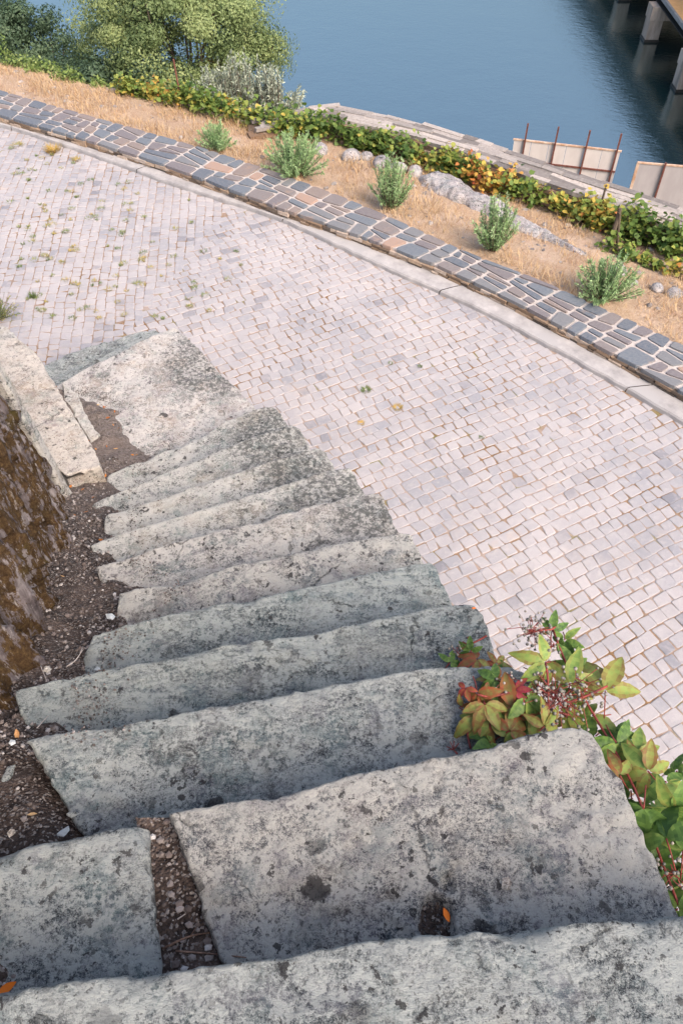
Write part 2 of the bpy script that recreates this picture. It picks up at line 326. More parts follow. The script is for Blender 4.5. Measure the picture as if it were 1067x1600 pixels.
M['creeper'] = leaf_mat('creeper_leaves', [(0, (.05, .11, .03)), (.15, (.12, .22, .05)), (.32, (.25, .35, .085)), (.46, (.30, .31, .08)), (.60, (.24, .165, .055)), (.80, (.36, .10, .045)), (1, (.33, .04, .06))], .25, .5, 'age', .45)
M['bark'] = mk_simple('bark', (.06, .045, .035), (.18, .14, .11), 14, 6, .9, .8, .02, None, (1, 1, .3))
M['redstem'] = mk_simple('red_stem', (.13, .03, .03), (.30, .06, .045), 30, 3, .6, .2, .003)
M['berry'] = mk_simple('berry', (.10, .115, .085), (.33, .29, .27), 90, 2, .5, .1, .001)
M['twig'] = mk_simple('twig', (.10, .06, .045), (.28, .18, .13), 60, 3, .8, .3, .003)
M['palestem'] = mk_simple('pale_stem', (.34, .30, .28), (.52, .47, .44), 60, 3, .8, .3, .003)
M['deadleaf'] = leaf_mat('dead_leaf', [(0, (.30, .10, .03)), (.5, (.50, .20, .05)), (1, (.55, .40, .22))], .1, .7)
M['orangeleaf'] = leaf_mat('orange_leaf', [(0, (.75, .16, .01)), (1, (.8, .22, .02))], .1, .6)
M['steel_rust'] = mk_simple('rusty_steel', (.10, .035, .03), (.20, .08, .06), 12, 5, .7, .3, .004)
def mk_panel(name, c0, c1, c2):
    t = NT(name); n = t.noise(3, 6, .6, t.map(scale=(1, 1, .35))); c = t.mix(t.rng(n, .4, .7), c0, c1)
    c = t.mix(t.rng(t.noise(1.7, 8, .7, t.map(scale=(4, 4, .5), loc=(3, 1, 1))), .62, .72, 0, .35), c, c2)
    t.col(c); t.bump(n, .2, .01); return t.done(.6, .4)
M['panel_white'] = mk_panel('white_sheet', (.56, .51, .49), (.64, .59, .57), (.50, .42, .36))
M['panel_grey'] = mk_panel('grey_sheet', (.36, .33, .335), (.42, .39, .395), (.30, .25, .23))
M['panel_edge'] = mk_simple('rusted_edge', (.40, .22, .13), (.62, .48, .38), 5, 6, .7, .3, .01)
M['concrete'] = mk_simple('pier_concrete', (.17, .15, .13), (.46, .40, .35), 1.1, 9, .9, .5, .03, (.34, .28, .23), (1.6, 1.6, .3))
M['dark_concrete'] = mk_simple('wet_concrete', (.02, .02, .02), (.05, .045, .04), 3, 6, .6, .4, .02)
M['beam'] = mk_simple('deck_beam', (.17, .175, .18), (.28, .28, .28), 2, 6, .8, .3, .02)
M['ochre'] = mk_simple('ochre_paving', (.62, .33, .12), (.72, .42, .19), 3, 6, .85, .2, .01)
M['rail'] = mk_simple('white_rail', (.5, .5, .5), (.68, .67, .66), 4, 4, .6, .2, .01)
M['asphalt'] = mk_simple('bridge_asphalt', (.11, .11, .12), (.2, .2, .21), 6, 6, .9, .2, .01)
M['girder'] = mk_simple('dark_girder', (.012, .014, .014), (.028, .03, .03), 1.5, 6, .7, .3, .02)
M['masonry'] = mk_simple('stair_masonry', (.10, .09, .08), (.36, .32, .28), 6, 8, .95, .9, .05, (.22, .19, .16))

# ------------------------------------------------------------------ ground, road, river
RISE = .225
KERB = [(-8.2, 12.4), (-6.4, 11.6), (-4.522, 10.698), (-3.546, 10.123), (-2.627, 9.538), (-1.934, 9.056), (-1.2, 8.66), (-.559, 8.243), (-.003, 7.76), (.57, 7.29), (1.289, 6.72), (1.853, 6.2), (2.358, 5.68), (2.962, 5.027), (3.7, 4.15), (4.4, 3.2), (5.0, 2.2)]
KERB = smoothpoly(KERB)
_d = np.gradient(KERB, axis=0); KERB = KERB-np.stack([-_d[:, 1], _d[:, 0]], 1)/np.hypot(_d[:, 0], _d[:, 1])[:, None]*.03
COPF = smoothpoly([(-8.15, 12.65), (-6.3, 11.62), (-4.456, 10.60), (-3.053, 9.843), (-2.052, 9.225), (-1.357, 8.743), (-.704, 8.278), (-.003, 7.847), (.855, 7.237), (1.285, 6.89), (1.735, 6.471), (2.102, 6.092), (2.592, 5.611), (2.964, 5.2), (3.8, 4.25), (4.6, 3.12), (5.2, 2.1)])
_d = np.gradient(COPF, axis=0); COPF = COPF+np.stack([-_d[:, 1], _d[:, 0]], 1)/np.hypot(_d[:, 0], _d[:, 1])[:, None]*.055
COPB = smoothpoly([(-7.95, 13.35), (-6.2, 12.35), (-4.62, 11.40), (-2.86, 10.42), (-1.858, 9.862), (-.788, 9.183), (-.004, 8.617), (.798, 7.937), (1.399, 7.378), (1.943, 7.008), (2.675, 6.368), (3.165, 5.93), (4.2, 4.7), (5.1, 3.45), (5.75, 2.3)])
def side(P, x, y):      # signed distance, positive beyond the polyline (away from the stair)
    P = np.asarray(P); a = P[:-1]; b = P[1:]; ab = b-a; ap = np.array([x, y])-a
    t = np.clip((ap*ab).sum(1)/(ab*ab).sum(1), 0, 1); q = a+ab*t[:, None]; d = np.hypot(*(np.array([x, y])-q).T); i = d.argmin()
    cr = ab[i, 0]*(y-a[i, 1])-ab[i, 1]*(x-a[i, 0]); return d[i]*(1 if cr > 0 else -1)
def strip(name, A, B, za, zb, n, m, mat, kind='structure', amp=0., fs=3., parent=None, crown=None):
    A = resample(A, n); B = resample(B, n); vs = []
    for i in range(n):
        for j in range(m):
            t = j/(m-1); p = A[i]*(1-t)+B[i]*t
            z = (za[i] if hasattr(za, '__len__') else za)*(1-t)+(zb[i] if hasattr(zb, '__len__') else zb)*t
            if crown: z = crown(t, i/(n-1))
            z += amp*(mn.noise(Vector((p[0]*fs, p[1]*fs, 1)))+.5*mn.noise(Vector((p[0]*fs*3, p[1]*fs*3, 4))))
            vs.append((p[0], p[1], z))
    fc = [(i*m+j, (i+1)*m+j, (i+1)*m+j+1, i*m+j+1) for i in range(n-1) for j in range(m-1)]
    o = link(name, mesh(vs, fc, True), mat, parent)
    if kind: o['kind'] = kind
    return o
# bed under the setts
base_out = [(p[0], p[1]) for p in KERB]
inner = [(-14, 12.4), (-14, -8), (12, -8), (12, 2.2)]
ring = [(-14, 12.6)]+base_out+[(12, 2.2), (12, -8), (-14, -8)]
me = mesh([(x, y, -.0065) for x, y in ring], [tuple(range(len(ring)))[::-1]])
o = link('road_bed', me, M['joint']); o['kind'] = 'structure'
# setts laid in courses, two fields meeting along a seam
SEAM = [(-2.35, 5.4), (-2.0, 6.5), (-1.65, 7.6), (-1.35, 8.4), (-1.1, 9.0)]
def seam_x(y): return np.interp(y, [p[1] for p in SEAM], [p[0] for p in SEAM])
def setts():
    V = []; Fc = []; A = []
    def stone(c):
        n = len(V); c = np.array(c); cen = c.mean(0); z = random.gauss(0, .0016)-.001; tl = (random.gauss(0, .018), random.gauss(0, .018))
        def ringp(scale_in, zz, ch):
            pts = []
            for i in range(4):
                p = c[i]; a = c[i-1]; b = c[(i+1) % 4]
                for q in (a, b):
                    d = q-p; r = p+d*ch; v = r-cen; l = math.hypot(*v); v = v*(1-scale_in/l); pts.append((cen[0]+v[0], cen[1]+v[1], zz+v[0]*tl[0]+v[1]*tl[1]))
            return pts
        V.extend(ringp(.010, z, .12)); V.extend(ringp(.004, z-.0012, .09)); V.extend(ringp(0, z-.007, .07))
        V.extend([(x, y, -.03) for x, y, _ in ringp(0, 0, .07)])
        Fc.append(tuple(range(n, n+8)))
        for L in range(3):
            for k in range(8): Fc.append((n+L*8+k, n+(L+1)*8+k, n+(L+1)*8+(k+1) % 8, n+L*8+(k+1) % 8))
        r = random.random(); A.extend([r]*17+[2.]*8)
    def field(ang, org, inside, pt, pl, curve, jog=.012):
        ca, sa = math.cos(ang), math.sin(ang); u = np.array([ca, sa]); v = np.array([-sa, ca])
        def W(s, t): # gently waving courses
            tt = t + curve*s*s*.5 + .022*mn.noise(Vector((s*.8, t*.8, 3))) + .010*mn.noise(Vector((s*3.1, t*3.1, 9)))
            return np.array(org)+u*s+v*tt
        t = -14.
        while t < 14:
            h = pt*random.uniform(.93, 1.07); s = -14+random.random()*pl
            while s < 14:
                l = pl*random.choice((.8, .9, 1, 1, 1.05, 1.15, 1.3))*random.uniform(.94, 1.06)
                c = W(s+l/2, t+h/2)
                if -7 < c[0] < 5.6 and -1.2 < c[1] < 12.6 and inside(c):
                    g = .0022; j = lambda: random.uniform(-.006, .006)
                    e = random.uniform(-.01, .01)
                    stone([W(s+g+j()+e, t+g+j()), W(s+l-g+j()+e, t+g+j()), W(s+l-g+j()-e, t+h-g+j()), W(s+g+j()-e, t+h-g+j())])
                s += l
            t += h
    def vis(c):
        return side(KERB, c[0], c[1]) < .03 and not (c[1] < 1.2 and c[0] < -.2) and abs(c[0]) < 3.2+c[1]*.45
    stairP = [(.95, -.9), (.72, .3), (.50, .8), (.40, 1.3), (.25, 1.8), (.1, 2.3), (0, 2.7), (-.2, 3.2), (-.4, 3.7), (-.65, 4.1), (-1.2, 4.8)]
    sx = lambda y: np.interp(y, [p[1] for p in stairP], [p[0] for p in stairP])-.12
    ok = lambda c: vis(c) and (c[0] > sx(c[1]) or c[1] > 4.75)
    field(math.radians(28), (1, 4), lambda c: ok(c) and c[0] > seam_x(c[1])-.012, .102, .107, .012)
    field(math.radians(97), (-2.7, 6.3), lambda c: ok(c) and c[0] < seam_x(c[1])+.012, .098, .098, -.02)
    me = mesh(V, Fc, False, {'rnd': A}); o = link('cobbled_road', me, M['setts']); o['kind'] = 'structure'
setts()
# flat margin between setts and kerb, the kerb itself (real step)
def kerb():
    n = 1500; A = resample(KERB, n); B = resample(COPF, n); vs = []; prof = [(-.03, -.02), (0.0, .03), (.06, .045), (.5, .05), (1.4, .052)]
    for i in range(n):
        for t, z in prof:
            p = A[i]*(1-t)+B[i]*t; k = mn.noise(Vector((p[0]*2.5, p[1]*2.5, 0)))*.010; k2 = mn.noise(Vector((p[0]*9, p[1]*9, 5)))*.005
            vs.append((p[0]+k+k2, p[1]+k+k2, z+k2*.5))
    m = len(prof); fc = [(i*m+j, (i+1)*m+j, (i+1)*m+j+1, i*m+j+1) for i in range(n-1) for j in range(m-1) if i % 190]
    # joints every few metres: a narrow recess
    o = link('kerb', mesh(vs, fc, False), M['kerb']); o['kind'] = 'structure'
    mb = MB()
    for i in range(0, n-1, 190):
        a, b = A[i], A[i+1]
        mb.add([(a[0], a[1], .015), (b[0], b[1], .015), (*B[i+1], .03), (*B[i], .03)], [(0, 1, 2, 3)])
    o2 = mb.build('kerb_joint', M['joint']); o2['kind'] = 'structure'
kerb()

# ------------------------------------------------------------------ low slate-topped wall
def slate_wall():
    root = empty('slate_topped_wall', (0, 8, 0), 'long low roadside wall capped with blue and brown crazy slate paving in pale mortar', 'wall'); root['_world'] = 1
    n = 200; A = resample(COPF, n); B = resample(COPB, n); L = plen(COPF)
    def W(s, t):
        i = min(max(s/L*(n-1), 0), n-1.001); k = int(i); f = i-k
        a = A[k]*(1-f)+A[k+1]*f; b = B[k]*(1-f)+B[k+1]*f; return a*(1-t)+b*t
    ZT = .145
    # mortar bed slab
    vs = []; fc = []
    prof = [(.045, .0), (.045, ZT-.045), (.03, ZT-.030), (.035, ZT-.014), (.97, ZT-.014), (1.0, ZT-.03), (1.0, -.2)]
    for i in range(n):
        for t, z in prof: p = A[i]*(1-t)+B[i]*t; vs.append((p[0], p[1], z))
    m = len(prof)
    for i in range(n-1):
        for j in range(m-1): fc.append((i*m+j, (i+1)*m+j, (i+1)*m+j+1, i*m+j+1))
    link('mortar_bed', mesh(vs, fc), M['mortar'], root)
    # crazy paving by random convex splitting in (s, t) with real lengths
    WD = .68; out = []
    def area(P): return abs(sum(P[i][0]*P[(i+1) % len(P)][1]-P[(i+1) % len(P)][0]*P[i][1] for i in range(len(P))))/2
    def cut(P, o_, nrm):
        a, b = [], []
        for i in range(len(P)):
            p, q = P[i], P[(i+1) % len(P)]; dp = (p[0]-o_[0])*nrm[0]+(p[1]-o_[1])*nrm[1]; dq = (q[0]-o_[0])*nrm[0]+(q[1]-o_[1])*nrm[1]
            if dp >= 0: a.append(p)
            if dp <= 0: b.append(p)
            if dp*dq < 0: t = dp/(dp-dq); x = (p[0]+(q[0]-p[0])*t, p[1]+(q[1]-p[1])*t); a.append(x); b.append(x)
        return a, b
    def split(P, lim):
        if len(P) < 3: return
        ar = area(P)
        if ar < lim: out.append(P); return
        c = (sum(p[0] for p in P)/len(P), sum(p[1] for p in P)/len(P))
        ws = max(p[0] for p in P)-min(p[0] for p in P); wt = max(p[1] for p in P)-min(p[1] for p in P)
        c = (c[0]+random.uniform(-.14, .14)*ws, c[1]+random.uniform(-.14, .14)*wt)
        ang = random.gauss(0, .13) + (0 if ws > wt*1.35*random.uniform(.75, 1.25) else math.pi/2)
        a, b = cut(P, c, (math.cos(ang), math.sin(ang))); split(a, random.uniform(.035, .10)); split(b, random.uniform(.035, .10))
    s = 0
    while s < L:
        e = s+random.uniform(.8, 1.1)
        split([(s, 0), (e, 0), (e, WD), (s, WD)], .07); s = e
    mb = MB()
    for P in out:
        c = np.mean(P, 0); P = [np.array(p) for p in P]
        if area([tuple(p) for p in P]) < .004: continue
        # inset by constant width
        q = []
        for i in range(len(P)):
            a, p, b = P[i-1], P[i], P[(i+1) % len(P)]; u = (p-a); v = (b-p)
            if np.hypot(*u) < 1e-4 or np.hypot(*v) < 1e-4: continue
            u = u/np.hypot(*u); v = v/np.hypot(*v); n1 = np.array([-u[1], u[0]]); n2 = np.array([-v[1], v[0]])
            if np.dot(n1, c-p) < 0: n1 = -n1
            if np.dot(n2, c-p) < 0: n2 = -n2
            g1 = .0095 if p[1] > .01 or b[1] > .01 else .0
            mdir = n1+n2; mdir = mdir/max(.5, np.dot(mdir, n1)); q.append(p+mdir*.0175+np.array([random.uniform(-.004, .004), random.uniform(-.004, .004)]))
        if len(q) < 3: continue
        # soften corners
        r = []
        for i in range(len(q)):
            a, p, b = q[i-1], q[i], q[(i+1) % len(q)]; r += [p+(a-p)*.1, p+(b-p)*.1]
        zt = ZT+random.uniform(-.002, .004); m_ = len(r); cc = np.mean(r, 0)
        front = any(p[1] < .005 for p in P)
        def tp(p, z, k=1.):
            p = cc+(p-cc)*k; t = p[1]/WD
            if front and t < .05: t -= .035+.02*mn.noise(Vector((p[0]*4, 0, 0)))
            x = W(p[0], t); return (x[0], x[1], z)
        vs = [tp(p, zt, .965) for p in r]+[tp(p, zt-.006) for p in r]+[tp(p, zt-(.04 if front else .03)) for p in r]
        fs = [tuple(range(m_))]
        for L_ in range(2): fs += [(L_*m_+k, (L_+1)*m_+k, (L_+1)*m_+(k+1) % m_, L_*m_+(k+1) % m_) for k in range(m_)]
        if front: fs.append(tuple(2*m_+k for k in range(m_))[::-1])
        mb.add(vs, fs, random.random())
    mb.build('slate_coping', M['slate'], root)
    # rubble face towards the road
    mb = MB(); s = 0.
    for row, (z0, h) in enumerate(((.04, .035), (.075, .035))):
        s = random.random()*.1
        while s < L-.3:
            l = random.uniform(.05, .2); p = W(s+l/2, .035+random.uniform(-.02, .015)); d = W(s+l, .02)-W(s, .02)
            mb.box((p[0], p[1], z0+h/2), l*.94, .07, h*.9*random.uniform(.7, 1.1), math.atan2(d[1], d[0]), jit=.007, a=random.random()); s += l
    mb.build('rubble_face', M['rubble'], root)
slate_wall()

# ------------------------------------------------------------------ terrace beyond the wall, bank, river
WALL_O = [(-1.25, 10.85), (-.16, 11.32), (.57, 10.98), (1.14, 10.7), (1.77, 10.3), (2.18, 9.92), (2.71, 9.52), (3.41, 9.01), (3.93, 8.55), (5.22, 7.48), (6.4, 6.3)]
WALL_I = [(-1.22, 10.5), (-.16, 10.93), (.56, 10.60), (.95, 10.38), (1.58, 9.9), (2.05, 9.5), (2.5, 9.14), (3.06, 8.70), (3.43, 8.42), (3.83, 8.1), (5.0, 7.08), (6.1, 5.95)]
EDGE = [(-10, 15.4), (-9.2, 15.23), (-7.15, 14.1), (-5.3, 13.12), (-4.52, 12.76), (-3.88, 12.47), (-3.25, 12.21), (-2.16, 11.78), (-1.25, 11.1), (-.16, 11.1), (.57, 10.8), (1.14, 10.5), (1.77, 10.05), (2.18, 9.7), (2.71, 9.3), (3.41, 8.85), (3.93, 8.4), (5.22, 7.3), (6.3, 6.1)]
CB = [tuple(p) for p in COPB]; CBx = [(-9.8, 14.4)]+CB
def terr(p):        # height of the dry terrace
    d = side(COPB, p[0], p[1]); 
    return .07 - .19*max(0, min(d-.1, 2.2)) + .03*mn.noise(Vector((p[0]*1.5, p[1]*1.5, 2))) + .015*mn.noise(Vector((p[0]*6, p[1]*6, 2)))
n, m = 170, 34; A = resample(CBx, n); B = resample(EDGE, n); vs = []
for i in range(n):
    for j in range(m):
        p = A[i]*(1-j/(m-1))+B[i]*j/(m-1); vs.append((p[0], p[1], terr(p) if j else .0))
o = link('dry_ground', mesh(vs, [(i*m+j, (i+1)*m+j, (i+1)*m+j+1, i*m+j+1) for i in range(n-1) for j in range(m-1)], True), M['ground']); o['kind'] = 'structure'
E2 = resample(EDGE, 60); vs = []; prof = [(0, -.36), (.25, -1.4), (.6, -3.0), (3, -4.7), (7, -7.4), (12, -11), (17, -14.4), (20, -16.6)]
for i in range(60):
    dx, dy = (.42, .9)
    for d, z in prof:
        z2 = z+.35*mn.noise(Vector((E2[i][0]*.4, d*.5, 3)))*(d > .5)
        vs.append((E2[i][0]*(1+d*.06)+dx*d, E2[i][1]+dy*d, z2))
m = len(prof)
o = link('river_bank', mesh(vs, [(i*m+j, (i+1)*m+j, (i+1)*m+j+1, i*m+j+1) for i in range(59) for j in range(m-1)], True), M['bank']); o['kind'] = 'structure'
o = link('river', mesh([(-900, 5, -16), (900, 5, -16), (900, 1400, -16), (-900, 1400, -16)], [(0, 1, 2, 3)]), M['water']); o['kind'] = 'structure'

# ------------------------------------------------------------------ the staircase
ST = {
14: [(-.95, .23), (-.611, .252), (-.472, .269), (-.25, .293), (-.081, .315), (.04, .335), (.113, .345), (.25, .352), (.392, .371), (.652, .390), (.80, .40), (.86, .38)],
13: [(-.401, .653), (-.25, .685), (-.097, .708), (0, .745), (.166, .776), (.357, .817), (.50, .853), (.603, .871), (.645, .835)],
12: [(-.87, .935), (-.80, .955), (-.557, .991), (-.40, 1.03), (-.218, 1.06), (-.001, 1.107), (.2, 1.145), (.391, 1.159), (.515, 1.157), (.56, 1.125)],
11: [(-1.05, 1.20), (-.899, 1.241), (-.74, 1.285), (-.597, 1.307), (-.44, 1.36), (-.286, 1.379), (-.001, 1.439), (.22, 1.498), (.35, 1.52), (.455, 1.53), (.478, 1.50)],
10: [(-1.1, 1.50), (-.92, 1.545), (-.705, 1.609), (-.52, 1.672), (-.36, 1.70), (-.206, 1.739), (-.02, 1.80), (.167, 1.833), (.342, 1.877), (.382, 1.85)],
9: [(-1.15, 1.83), (-.845, 1.909), (-.583, 1.975), (-.44, 2.03), (-.301, 2.067), (.004, 2.148), (.181, 2.194), (.295, 2.207), (.325, 2.17)],
8: [(-1.3, 2.12), (-1.142, 2.186), (-1.029, 2.223), (-.832, 2.31), (-.626, 2.38), (-.416, 2.456), (-.128, 2.558), (.05, 2.62), (.159, 2.642), (.205, 2.60)],
7: [(-1.45, 2.38), (-1.278, 2.475), (-1.161, 2.546), (-.873, 2.666), (-.723, 2.714), (-.416, 2.845), (-.157, 2.972), (.03, 3.025), (.075, 2.97)],
6: [(-1.5, 2.76), (-1.328, 2.861), (-1.039, 2.99), (-.80, 3.11), (-.562, 3.21), (-.302, 3.341), (-.153, 3.401), (-.10, 3.37)],
5: [(-1.65, 3.05), (-1.489, 3.154), (-1.264, 3.3), (-1.098, 3.392), (-.872, 3.525), (-.7, 3.65), (-.543, 3.734), (-.334, 3.848), (-.275, 3.81)],
4: [(-1.70, 3.50), (-1.558, 3.582), (-1.275, 3.759), (-1.038, 3.919), (-.785, 4.11), (-.678, 4.189), (-.52, 4.27), (-.455, 4.21)],
3: [(-2.35, 4.62), (-2.19, 4.751), (-1.991, 4.982), (-1.801, 5.118), (-1.612, 5.333), (-1.424, 5.47), (-1.36, 5.45)],
2: [(-2.55, 4.90), (-2.359, 5.066), (-2.2, 5.23), (-2.059, 5.346), (-1.851, 5.562), (-1.631, 5.686), (-1.56, 5.69)],
1: [(-2.8, 5.40), (-2.595, 5.552), (-2.352, 5.748), (-2.08, 5.877), (-1.877, 6.0), (-1.723, 6.028), (-1.66, 5.98)],
}
for _k in (10, 9, 8, 7, 6, 5, 4): ST[_k] = ST[_k][1:]
for _k, _q in ((9, (-.93, 1.885)), (5, (-1.52, 3.14))): ST[_k] = [_q]+ST[_k]
def slab(name, Fp, Bp, z, th, mat, parent, R=.022, seed=0, cell=.014, lo=.010, tilt=0., hollows=()):
    Fp = smoothpoly(Fp, 1); Bp = np.array(Bp, float); L = plen(Fp); D = .5*(np.hypot(*(np.array(Fp[0])-Bp[0]))+np.hypot(*(np.array(Fp[-1])-Bp[-1])))
    def axis(T):
        e = [0, .004, .009, .016, .026, .038]; k = max(3, int((T-.08)/cell)); mid = list(np.linspace(.05, T-.05, k))
        return e+mid+[T-q for q in e[::-1]]
    sk = [th, th*.72, th*.5, th*.32, th*.18, th*.08, .006]
    aa = [(0, d) for d in sk]+[(q, -1) for q in axis(L)]+[(L, d) for d in sk[::-1]]
    bb = [(0, d) for d in sk]+[(q, -1) for q in axis(D)]+[(D, d) for d in sk[::-1]]
    fa = resample(Fp, [q[0]/L for q in aa]); ba = resample(Bp, [q[0]/L for q in aa]); vs = []; wear = []; nb = len(bb)
    for i, (a, sa) in enumerate(aa):
        for b, sb in bb:
            p = fa[i]*(1-b/D)+ba[i]*(b/D); x, y = p
            r = R*(1+.7*mn.noise(Vector((x*5, y*5, seed))))
            chip = max(0, mn.noise(Vector((x*7, y*7, seed+5)))-.14)*.09+max(0, mn.noise(Vector((x*24, y*24, seed+5)))-.2)*.03
            da = min(a, L-a); db = min(b, D-b); r += chip
            dx = max(0, r-da); dy = max(0, r-db); q = min(r, math.hypot(dx, dy)); zz = z-(r-math.sqrt(max(0, r*r-q*q)))*.8
            drop = max(sa, sb)
            if drop > 0: zz = min(zz, z-r*.8)-drop*(1 if drop < th else 1)
            V3 = Vector((x, y, zz)); zz += tilt*(b/D-.5)
            s1 = mn.noise(V3*2.2+Vector((seed, 0, 0))); s2 = mn.noise(V3*8+Vector((0, seed, 0))); s3 = mn.noise(V3*27); s4 = mn.noise(V3*70)
            e = 1 if min(da, db) < .06 else .4
            x += (mn.noise(V3*4+Vector((seed, 9, 0)))*.012+s3*.007)*e; y += (mn.noise(V3*3+Vector((3, seed, 0)))*.008+mn.noise(V3*14+Vector((3, seed, 0)))*.004+s3*.0035+s4*.003)*e
            top = drop < 0
            l1 = mn.noise(Vector((x*2.1, y*3.0, seed*1.7)))+.25*mn.noise(Vector((x*11, y*11, seed))); l2 = mn.noise(Vector((x*3.4+7, y*2.2, seed*2.3)))+.3*mn.noise(Vector((x*14, y*14, seed)))
            sm = lambda v: min(1, max(0, v/.05+.5))
            if top: zz += .007*sm(l1-.12)-.006*sm(l2-.22)
            for hx, hy, ha, hb, hd in hollows:
                qd = ((x-hx)/ha)**2+((y-hy)/hb)**2+.8*mn.noise(Vector((x*22, y*22, 3)))
                if top and qd < 1: zz -= hd*min(1, (1-qd)*2.5)
            zz += (s1*lo*.6+s2*.0035+s3*.0034+s4*.0026)*(1 if top or drop < .02 else 0)
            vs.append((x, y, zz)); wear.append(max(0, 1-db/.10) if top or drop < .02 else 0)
    fc = []
    for i in range(len(aa)-1):
        for j in range(nb-1):
            if (aa[i][1] > 0 and aa[i+1][1] > 0 or aa[i][1]*aa[i+1][1] < 0) and (bb[j][1] > 0 and bb[j+1][1] > 0 or bb[j][1]*bb[j+1][1] < 0): continue
            k = i*nb+j; fc.append((k, k+1, k+nb+1, k+nb)[::-1])
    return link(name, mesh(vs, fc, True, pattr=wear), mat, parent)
def back_of(k):
    P = np.array(ST[k+1], float); d = P[-1]-P[0]; d /= np.hypot(*d); nrm = np.array([d[1], -d[0]]); Q = P+nrm*.09; return Q
stair = empty('stone_staircase', (0, 3, 0), 'curving outdoor staircase of worn grey stone slabs spotted with lichen, descending to the cobbles', 'staircase'); stair['_world'] = 1
mats = {14: 'stone_mid', 13: 'stone_near', 12: 'stone_mid', 11: 'stone_blue', 10: 'stone_blue', 9: 'stone_near', 8: 'stone_lower', 7: 'stone_pitted', 6: 'stone_pitted', 5: 'stone_pitted', 4: 'stone_pitted', 3: 'stone_turn', 2: 'stone_mid', 1: 'stone_mid'}
for k in range(14, 0, -1):
    if k == 14: Bp = [(-1.1, -.75), (1.0, -.75)]
    elif k == 13: Bp = [(-.17, .20), (.15, .21), (.745, .30)]
    else: Bp = back_of(k) if k != 12 else np.array([(-.56, .54), (-.40, .57), (.60, .78), (.66, .76)])
    HL_ = ((.205, .425, .042, .055, .03), (.232, .495, .018, .03, .02), (.255, .535, .012, .012, .012), (.10, .47, .030, .012, .010)) if k == 13 else ()
    c = .009 if k > 10 else .014 if k > 6 else .018
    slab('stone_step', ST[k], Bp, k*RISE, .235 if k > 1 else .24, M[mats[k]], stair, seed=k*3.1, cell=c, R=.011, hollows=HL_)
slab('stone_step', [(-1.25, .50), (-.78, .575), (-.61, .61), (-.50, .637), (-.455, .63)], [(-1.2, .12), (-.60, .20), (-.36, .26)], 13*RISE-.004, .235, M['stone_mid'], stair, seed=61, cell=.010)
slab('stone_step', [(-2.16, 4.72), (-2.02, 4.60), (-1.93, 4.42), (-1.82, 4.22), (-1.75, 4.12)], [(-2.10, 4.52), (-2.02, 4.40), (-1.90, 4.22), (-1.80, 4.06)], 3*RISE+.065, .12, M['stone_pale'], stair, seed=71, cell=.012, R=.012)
# core masonry carrying the slabs, closed on its outer side
mb = MB()
for k in range(1, 15):
    P = resample(ST[k], 12); P = P[:-1]
    if k == 14: Q = np.array([(-1.05+i*.18, -.7) for i in range(11)])
    elif k == 13: Q = resample([(-.9, .2), (.70, .3)], 12)[:-1]
    else: Q = resample(back_of(k), 12)[:-1]
    if k == 13: P = resample([(-.9, .5), (-.4, .6), (.60, .82)], 12)[:-1]
    cen = (P.mean(0)+Q.mean(0))/2
    sh = lambda p: p+(cen-p)*.05
    top = (k-1)*RISE+.0 if k > 1 else .0
    if top <= 0: continue
    n_ = len(P); vs = [(*sh(p), -.02) for p in P]+[(*sh(p), top) for p in P]+[(*sh(q), -.02) for q in Q]+[(*sh(q), top) for q in Q]
    fs = []
    for i in range(n_-1):
        fs += [(i, i+1, n_+i+1, n_+i), (n_+i, n_+i+1, 3*n_+i+1, 3*n_+i), (2*n_+i+1, 2*n_+i, 3*n_+i, 3*n_+i+1)]
    fs += [(n_-1, 3*n_-1, 4*n_-1, 2*n_-1), (2*n_, 0, n_, 3*n_)]
    mb.add(vs, fs, .5)
mb.build('masonry_core', M['masonry'], stair)
# parapet block at the turn and a smaller one behind it
pb = empty('parapet_block', (-2.0, 4.1, 0), 'long cream coloured stone block lying along the left of the bottom landing', 'stone block'); pb['_world'] = 1
slab('block_top', [(-2.48, 4.86), (-2.39, 4.82), (-2.26, 4.68), (-2.13, 4.49), (-2.02, 4.31), (-1.85, 4.03), (-1.70, 3.80), (-1.60, 3.64), (-1.55, 3.52)], [(-3.1, 4.75), (-2.8, 4.3), (-2.42, 4.22), (-2.2, 4.0), (-2.05, 3.80), (-1.90, 3.58), (-1.76, 3.44)], 1.05, .42, M['stone_cream'], pb, seed=31, cell=.018, R=.014)
pb2 = empty('parapet_block', (-2.8, 5.1, 0), 'small pale stone block behind the cream block, at the left edge above the cobbles', 'stone block'); pb2['_world'] = 1
slab('block_top', [(-3.2, 5.30), (-2.80, 5.28), (-2.62, 5.18), (-2.50, 5.02)], [(-3.2, 4.9), (-2.9, 4.92), (-2.62, 4.80)], .88, .88, M['stone_pale'], pb2, seed=37, cell=.02, R=.02)

